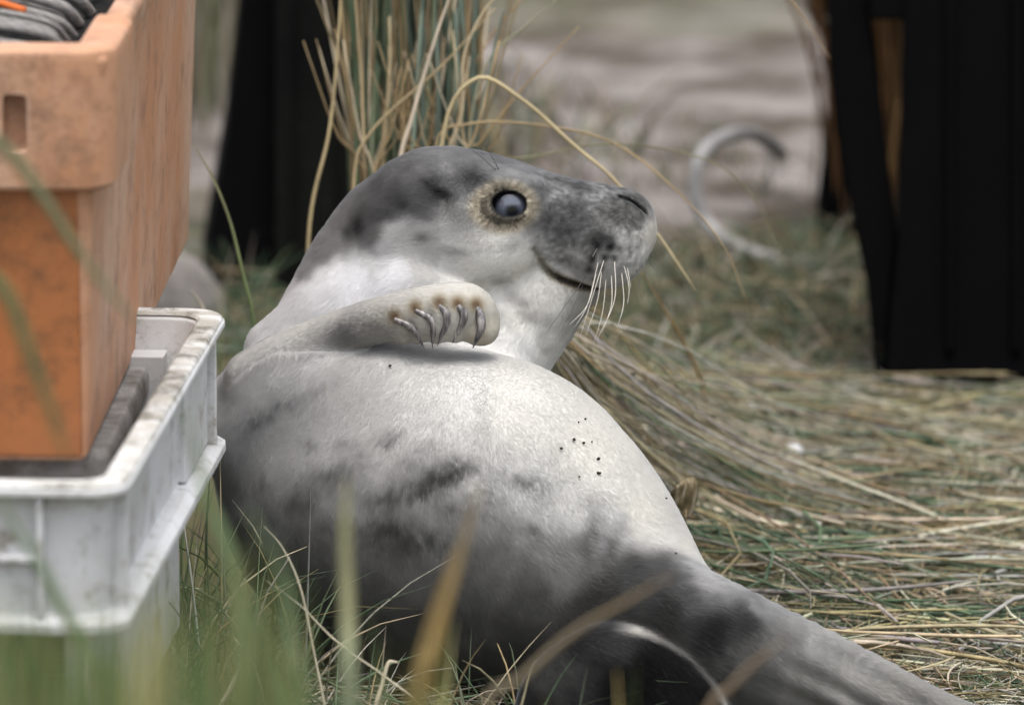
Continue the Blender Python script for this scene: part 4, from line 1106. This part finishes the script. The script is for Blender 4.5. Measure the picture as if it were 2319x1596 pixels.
DRY = (4, 4, 3, 2, 1.2, 1, 2, 2); MIXED = (3, 2.5, 2.5, 2, 3, 3, 1, 2); DIM = (1, .6, 1.5, 4, 4, 4, .4, 1.5); GREEN = (.6, .5, .5, .3, 4, 5, .2, .4)
def build_litter():
    P = []
    P.append(litter(1700, 1180, 2500, 1180, 1480, -36, 30, .06, .30, .022, MIXED, (.0007, .0019), .22))
    P.append(litter(1700, 1600, 2500, 950, 1350, -18, 30, .06, .30, .03, MIXED, (.0008, .0022), .25))
    P.append(litter(2000, 1150, 2500, 860, 1200, -14, 26, .06, .28, .03, MIXED))
    P.append(litter(260, 1500, 2500, 1000, 1560, -30, 32, .08, .34, .035, (5, 6, 3, 1, 1, 1, 3, 1), (.0014, .0027), .2))
    P.append(litter(500, 1350, 1900, 900, 1400, -55, 10, .2, .45, .05, MIXED, (.0010, .0022), .02))
    P.append(litter(1000, 1750, 2500, 1330, 1640, -30, 50, .02, .10, .012, DRY, (.0006, .0013), .5))
    P.append(litter(1500, 300, 1300, 1450, 1900, -20, 50, .05, .22, .03, MIXED, (.0006, .0014), .3))
    P.append(litter(900, 300, 2500, 560, 860, -10, 40, .05, .2, .03, DIM, (.0008, .0018), .3))
    # short living grass and moss blades
    P.append(sprouts(900, 1620, 2000, 1370, 1500, .01, .05, GREEN, (.0005, .0011), .8, 1.0))
    P.append(sprouts(900, 2000, 2500, 1420, 1640, .006, .028, GREEN, (.0005, .001), .8, 1.0))
    P.append(sprouts(700, 1650, 2500, 1000, 1380, .015, .06, MIXED, (.0006, .0012), .9, .9))
    P.append(sprouts(1100, 1250, 2000, 600, 880, .02, .09, DIM, (.0007, .0016), .8, .9))
    P.append(sprouts(300, 1980, 2500, 890, 960, .01, .045, MIXED, (.0007, .0014), .7, .9))
    P.append(sprouts(170, 480, 760, 660, 900, .03, .11, GREEN, (.0008, .0020), .3, .7))
    V, F, C = join(P)
    o = mesh_obj('straw_litter', V, F, M_STRAW, None, True, C)
    tag(o, 'flattened dry straw and short green grass covering the ground', 'straw', kind='stuff')
    # swath of bent stems that lies behind the chest and spills to the right
    m = 140; n = 12; L = np.zeros((m, n, 3))
    for k in range(m):
        u = rng.random(); s = rng.normal(0, 1)
        x0, y0 = 1160 + 120 * u + s * 14, 690 + 120 * u * .6 + rng.normal(0, 34)
        d0 = 6.42 + rng.uniform(-.03, .16)
        x2 = 1480 + 560 * rng.random() + 60 * u; y2 = 1010 + 230 * rng.random() - 60 * u
        e = on_plane(x2, y2, .01 + .02 * rng.random()); 
        p1 = unproj(x0 + .33 * (x2 - x0) * .8 + rng.normal(0, 28), y0 + .38 * (y2 - y0) + rng.normal(0, 34), d0 + .02)
        p2 = unproj(x0 + .66 * (x2 - x0) * .95, y0 + .75 * (y2 - y0) + rng.normal(0, 26), d0 + .66 * (float((e - CAMP) @ FWD) - d0))
        p1[2] = max(p1[2], .03); p2[2] = max(p2[2], .015)
        b = unproj(x0 - 60, y0 + 160, d0 + .05)
        L[k] = cr([b, unproj(x0, y0, d0), p1, p2, e], n)
    V, F, C = strands(L, rng.uniform(.0006, .0015, m), .5, 1.0 * pick_tint(m, (6, 7, 4, 1, 1.2, 1, 3, 1)))
    o = mesh_obj('bent_straw', V, F, M_STRAW, None, True, C)
    tag(o, 'swath of bent dry stems spilling from behind the chest', 'straw', kind='stuff')
    # turf at the seal's near side
    P = [sprouts_at(np.stack([rng.uniform(-.29, .05, 330), rng.uniform(5.35, 5.72, 330)], 1), .04, .13, (1, 1, 2, 2, 4, 4, .5, 1), (.0006, .0014), .5, .9),
         sprouts_at(np.stack([rng.uniform(-.30, -.16, 260), rng.uniform(5.6, 5.95, 260)], 1), .05, .22, GREEN, (.0006, .0014), .3, .8)]
    V, F, C = join(P)
    o = mesh_obj('turf_grass', V, F, M_STRAW, None, True, C)
    tag(o, 'thin grass and dry stems along the near side of the seal', 'grass', kind='stuff')
    # blurred meadow grass close to the lens, lower left
    def clump(m, cx, cy, sx, sy, h0, h1, tp, hw, lean=.16, lx=0.0):
        return sprouts_at(np.stack([rng.normal(cx, sx, m), rng.normal(cy, sy, m)], 1), h0, h1, tp, hw, lean, .35, lx)
    def gx(px, dep): return (px - CX) / FPX * dep
    def near_grass(m, x0, x1, d0, d1, t0, t1, tp, hw):
        dep = rng.uniform(d0, d1, m); tx = rng.uniform(x0, x1, m); ty = rng.uniform(t0, t1, m)
        tip = unproj(tx, ty, dep); n = 8; t = np.linspace(0, 1, n)[None]
        L = np.zeros((m, n, 3)); lx = rng.normal(0, .05, m); ly = rng.normal(0, .05, m)
        for k, off in ((0, lx), (1, ly)): L[:, :, k] = tip[:, k:k + 1] + off[:, None] * (1 - t) ** 1.5
        L[:, :, 2] = tip[:, 2:3] * (1 - (1 - t) ** 1.15) - .004
        return strands(L, rng.uniform(*hw, m), .4, pick_tint(m, tp) * np.array([1.7, 1.65, 1.05]), tap=(.8, 1, .95, .75, .1))
    P = [near_grass(240, -80, 400, 3.1, 4.1, 1300, 1560, GREEN, (.002, .0042)), near_grass(100, 280, 700, 3.2, 4.2, 1180, 1540, GREEN, (.0018, .0036)), near_grass(60, 480, 1050, 3.8, 4.8, 1360, 1600, GREEN, (.0012, .0026)),
         near_grass(14, 900, 1600, 4.2, 4.9, 1480, 1640, MIXED, (.001, .002))]
    V, F, C = join(P)
    o = mesh_obj('meadow_grass', V, F, M_BLADE, None, True, C)
    tag(o, 'soft green meadow grass in front of the white crate', 'grass', kind='stuff')
    # far grass on the sand
    P = [clump(400, gx(1700, 9.4), 9.6, .9, .12, .03, .12, GREEN, (.001, .003), .4), clump(260, gx(470, 8.6), 8.6, .06, .1, .5, .8, (5, 5, 4, 2, 2, 1, 2, 3), (.0015, .003), .05), clump(160, gx(1180, 8.2), 8.2, .07, .12, .03, .12, MIXED, (.001, .003), .5),
         clump(160, gx(1560, 8.1), 8.1, .2, .1, .02, .07, MIXED, (.001, .002), .6), clump(260, gx(1800, 7.5), 7.5, .2, .12, .02, .08, MIXED, (.001, .002), .6)]
    b = clump(700, gx(2004, 7.85), 7.75, .024, .05, .35, .6, (1, 0, 3, 6, 0, 0, 0, 0), (.0015, .003), .04)
    P.append((b[0], b[1], b[2] * np.array([.62, .42, .3])))
    V, F, C = join(P)
    o = mesh_obj('dune_grass', V, F, M_BLADE, None, True, C)
    tag(o, 'blurred dune grass growing on and beyond the bare sand', 'grass', kind='stuff')
build_litter()

def build_tuft():
    c = unproj(930, 1230, 6.55); base = np.array([c[0], c[1], 0.0])
    root = empty('grass_tuft', tuple(base))
    tag(root, 'tall upright tuft of green and dry marram grass behind the head', 'grass tuft')
    cols = np.array([(.13, .175, .13), (.17, .22, .17), (.10, .14, .08), (.46, .37, .22), (.38, .28, .15), (.55, .47, .34), (.26, .19, .10), (.2, .24, .15)])
    for k in range(165):
        x = 790 + 290 * rng.random(); dp = 6.5 + .14 * rng.random()
        dry = rng.random() < .42
        tint = cols[rng.integers(3, 7)] if dry else cols[rng.choice([0, 1, 1, 2, 7])]
        s = rng.normal(0, 26 if not dry else 55) + (x - 930) * .12
        b = unproj(x + rng.normal(0, 10) * .5 + (930 - x) * .25, 1200, dp); b[2] = -.005
        mid = unproj(x, 380, dp); top = unproj(x + s, -60 - 160 * rng.random(), dp + rng.normal(0, .03)); q = unproj(x + s * .4 + rng.normal(0, 6), 160, dp)
        hw = rng.uniform(.0014, .0026) if dry else rng.uniform(.002, .0042)
        tube_obj('blade', np.array([b, .5 * (b + mid), mid, q, top]) - base, hw, M_BLADE, root, 14, .3, 5, tint=tint * rng.uniform(.45, 1.15), taper=[.9, 1, 1, .8, .5], twist=rng.uniform(-.9, .9))
    # dry shorter stems, crossing low down
    for k in range(26):
        x = 820 + 280 * rng.random(); dp = 6.46 + .1 * rng.random(); s = rng.choice([-1, 1]) * rng.uniform(40, 150)
        b = unproj(x, 1200, dp); b[2] = -.005
        tube_obj('blade', np.array([b, unproj(x, 800, dp), unproj(x, 420, dp), unproj(x + s * .5, 300, dp), unproj(x + s, 190 - 150 * rng.random(), dp)]) - base, rng.uniform(.0009, .0017), M_BLADE, root, 12, .5, 5, tint=cols[rng.integers(3, 7)] * rng.uniform(.8, 1.1), taper=[1, 1, .9, .4], twist=rng.uniform(-1, 1))
    # long leaves that arch over to the right, and the ones that stand off to the left
    arcs = [([(1000, 330), (1075, 180), (1180, 225), (1300, 330), (1395, 412), (1492, 535), (1576, 660)], 6.36, .0019, (.46, .38, .22)),
            ([(980, 360), (1060, 282), (1250, 288), (1400, 330), (1540, 440), (1640, 560), (1690, 685)], 6.42, .0011, (.36, .27, .14)),
            ([(1060, 420), (1230, 352), (1400, 326), (1600, 362), (1700, 440), (1762, 560)], 6.5, .0009, (.2, .19, .1)),
            ([(1060, 380), (1090, 320), (1180, 205), (1310, 62)], 6.5, .0013, (.38, .27, .13)),
            ([(1000, 420), (1045, 260), (1050, 130), (1100, 20), (1180, -60)], 6.45, .0017, (.48, .4, .26)),
            ([(900, 420), (935, 260), (985, 90), (1030, -40)], 6.42, .0024, (.55, .47, .36)),
            ([(700, 520), (745, 300), (765, 100), (772, -40)], 6.44, .0020, (.42, .34, .19)),
            ([(800, 430), (840, 300), (1000, 150), (1120, 20)], 6.45, .0016, (.42, .33, .19)),
            ([(1030, 400), (1100, 100), (1400, -170), (1700, -120), (1790, 0), (1840, 70), (1880, 135)], 6.55, .0009, (.4, .28, .16)),
            ([(1060, 420), (1070, 250), (1110, 130), (1190, 60), (1260, 0)], 6.5, .0014, (.3, .3, .2)),
            ([(1050, 420), (1078, 300), (1100, 200), (1130, 60), (1145, 20)], 6.5, .0018, (.16, .2, .16))]
    for pts, dp, hw, t in arcs:
        q = [unproj(x, y, dp) for x, y in pts]
        b = unproj(pts[0][0] - 10, 1150, dp); b[2] = -.005
        tube_obj('blade', np.array([b, .5 * (b + q[0])] + q) - base, hw, M_BLADE, root, 40, .6, 6, tint=np.array(t), taper=[1, 1, 1, .9, .8, .6, .3])
build_tuft()

def lone(name, label, pts, dep, hw, tint, cat, group=None, foot=True, head=False, thick=.35):
    """one blade or stem; the foot is carried on down to the ground"""
    deps = np.linspace(dep[0], dep[1], len(pts)) if isinstance(dep, tuple) else [dep] * len(pts)
    q = [unproj(x, y, d) for (x, y), d in zip(pts, deps)]
    if foot:
        sl = np.clip((q[0][0] - q[1][0]) / max(q[1][2] - q[0][2], .01) * q[0][2] * .7, -.12, .12); f = np.array([q[0][0] + sl, q[0][1], -.003])
        q = [.5 * (f + q[0]) + np.array([-.1 * sl, 0, 0])] + q
        q = [f] + q
    base = np.array([q[0][0], q[0][1], max(q[0][2], 0)])
    o = tube_obj(name, np.array(q) - base, hw, M_BLADE, None, 30, thick, 6, tint=np.asarray(tint), taper=[.9, 1, 1, .9, .7, .2])
    o.location = Vector(base)
    tag(o, label, cat, group, 'thing')
    return o

GR, YE, OR, PL = (.10, .15, .065), (.26, .26, .12), (.38, .22, .06), (.55, .49, .37)
fg = 'grass blades in front of the seal and crates'
lone('marram_grass', 'upright pale green blade crossing the dark middle of the flank', [(792, 1600), (788, 1400), (782, 1220), (785, 1085)], 4.45, .0050, [(.2, .25, .17), (.23, .28, .18), (.32, .31, .17), (.24, .24, .13)], 'grass blade', fg)
lone('marram_grass', 'broad orange-brown leaning blade over the spotted flank', [(950, 1600), (985, 1450), (1035, 1280), (1085, 1100)], 4.45, .0045, [(.15, .16, .07), (.26, .18, .06), (.28, .19, .07), (.2, .16, .1)], 'grass blade', fg)
lone('marram_grass', 'thin brown blade leaning beside the broad orange-brown one', [(925, 1600), (962, 1430), (1000, 1320), (1030, 1240)], 4.7, .0020, (.22, .15, .06), 'grass blade', fg)
lone('marram_grass', 'pale brown blade slanting up over the dark hind flipper', [(1080, 1640), (1180, 1535), (1300, 1430), (1420, 1360), (1520, 1300)], 4.55, .0026, [(.22, .19, .13), (.24, .2, .13), (.2, .14, .08)], 'grass blade', fg)
lone('marram_grass', 'brown blade end beside the light edge of the hind flipper', [(1590, 1650), (1650, 1560), (1720, 1490), (1790, 1440)], 4.6, .0028, (.2, .15, .1), 'grass blade', fg)
lone('marram_grass', 'olive blade drooping across the band of the orange crate', [(-160, 700), (-60, 330), (20, 345), (110, 465), (200, 600), (320, 745)], 4.55, .0042, (.13, .14, .07), 'grass blade', fg)
lone('marram_grass', 'green blade bent down the end panel of the orange crate', [(-140, 900), (-60, 640), (10, 660), (60, 780), (115, 930), (150, 1040)], 4.3, .0048, (.10, .115, .045), 'grass blade', fg)
lone('marram_grass', 'green blade rising past the corner of the white crate', [(640, 1600), (560, 1380), (480, 1170), (420, 930)], 4.4, .0040, GR, 'grass blade', fg)
lone('marram_grass', 'wide soft green blade over the lower shoulder of the seal', [(560, 1620), (545, 1420), (515, 1240), (450, 1090)], 4.3, .0055, (.12, .165, .075), 'grass blade', fg)
lone('marram_grass', 'green blade leaning over the ribbed end of the white crate', [(280, 1640), (180, 1450), (90, 1280), (0, 1130)], 4.4, .0042, GR, 'grass blade', fg)
lone('marram_grass', 'faint green blade over the flank below the paw', [(700, 1640), (660, 1450), (640, 1300), (560, 1150)], 4.2, .0035, (.13, .17, .09), 'grass blade', fg)
lone('dry_straw', 'thin pale stem standing before the dark flank, left of the green blade', [(735, 1600), (712, 1480), (680, 1330), (640, 1240), (597, 1190)], 5.72, .0010, PL, 'stem', None, True, False, .9)
lone('dry_straw', 'long thin pale stem lying aslant along the foot of the seal', [(955, 1600), (870, 1530), (760, 1450), (680, 1370), (600, 1312)], 5.7, .0009, PL, 'stem', None, True, False, .9)
lone('dry_straw', 'bent cream stem stub standing at the foot of the seal', [(850, 1600), (866, 1545), (878, 1502), (890, 1497), (902, 1500)], 5.72, .0017, (.6, .53, .4), 'stem', None, True, False, .8)
lone('dry_straw', 'whitish curved stem in the turf below the white crate', [(490, 1610), (512, 1570), (540, 1510), (545, 1470), (525, 1440)], 5.6, .0018, (.6, .55, .45), 'stem', None, True, False, .8)
lone('dry_straw', 'brown stem curving from below the muzzle down to the straw', [(1604, 985), (1592, 880), (1560, 800), (1510, 710), (1452, 615)], (6.9, 6.5), .0019, (.40, .26, .11), 'stem', None, True, False, .8)
lone('dry_straw', 'straight straw-coloured stem sloping from the throat into the litter', [(1622, 1005), (1530, 915), (1440, 800), (1380, 730), (1320, 680)], (6.85, 6.45), .0018, (.46, .38, .20), 'stem', None, True, False, .8)
lone('dry_straw', 'stiff yellow straw standing up out of the litter beside the hind flipper', [(1828, 1370), (1840, 1340), (1862, 1280), (1888, 1210)], 6.42, .0019, (.52, .45, .25), 'stem', None, True, False, .8)
lone('marram_grass', 'single green blade standing behind the orange crate, before the black bin', [(575, 730), (550, 620), (520, 500), (480, 400), (440, 330)], 6.35, .0016, [(.12, .18, .09), (.16, .2, .08), (.26, .22, .13)], 'grass blade')
lone('dry_straw', 'short pale stem leaning beside the grey stone behind the crates', [(470, 740), (455, 690), (432, 655)], 6.5, .0016, (.4, .36, .28), 'stem', None, True, False, .8)
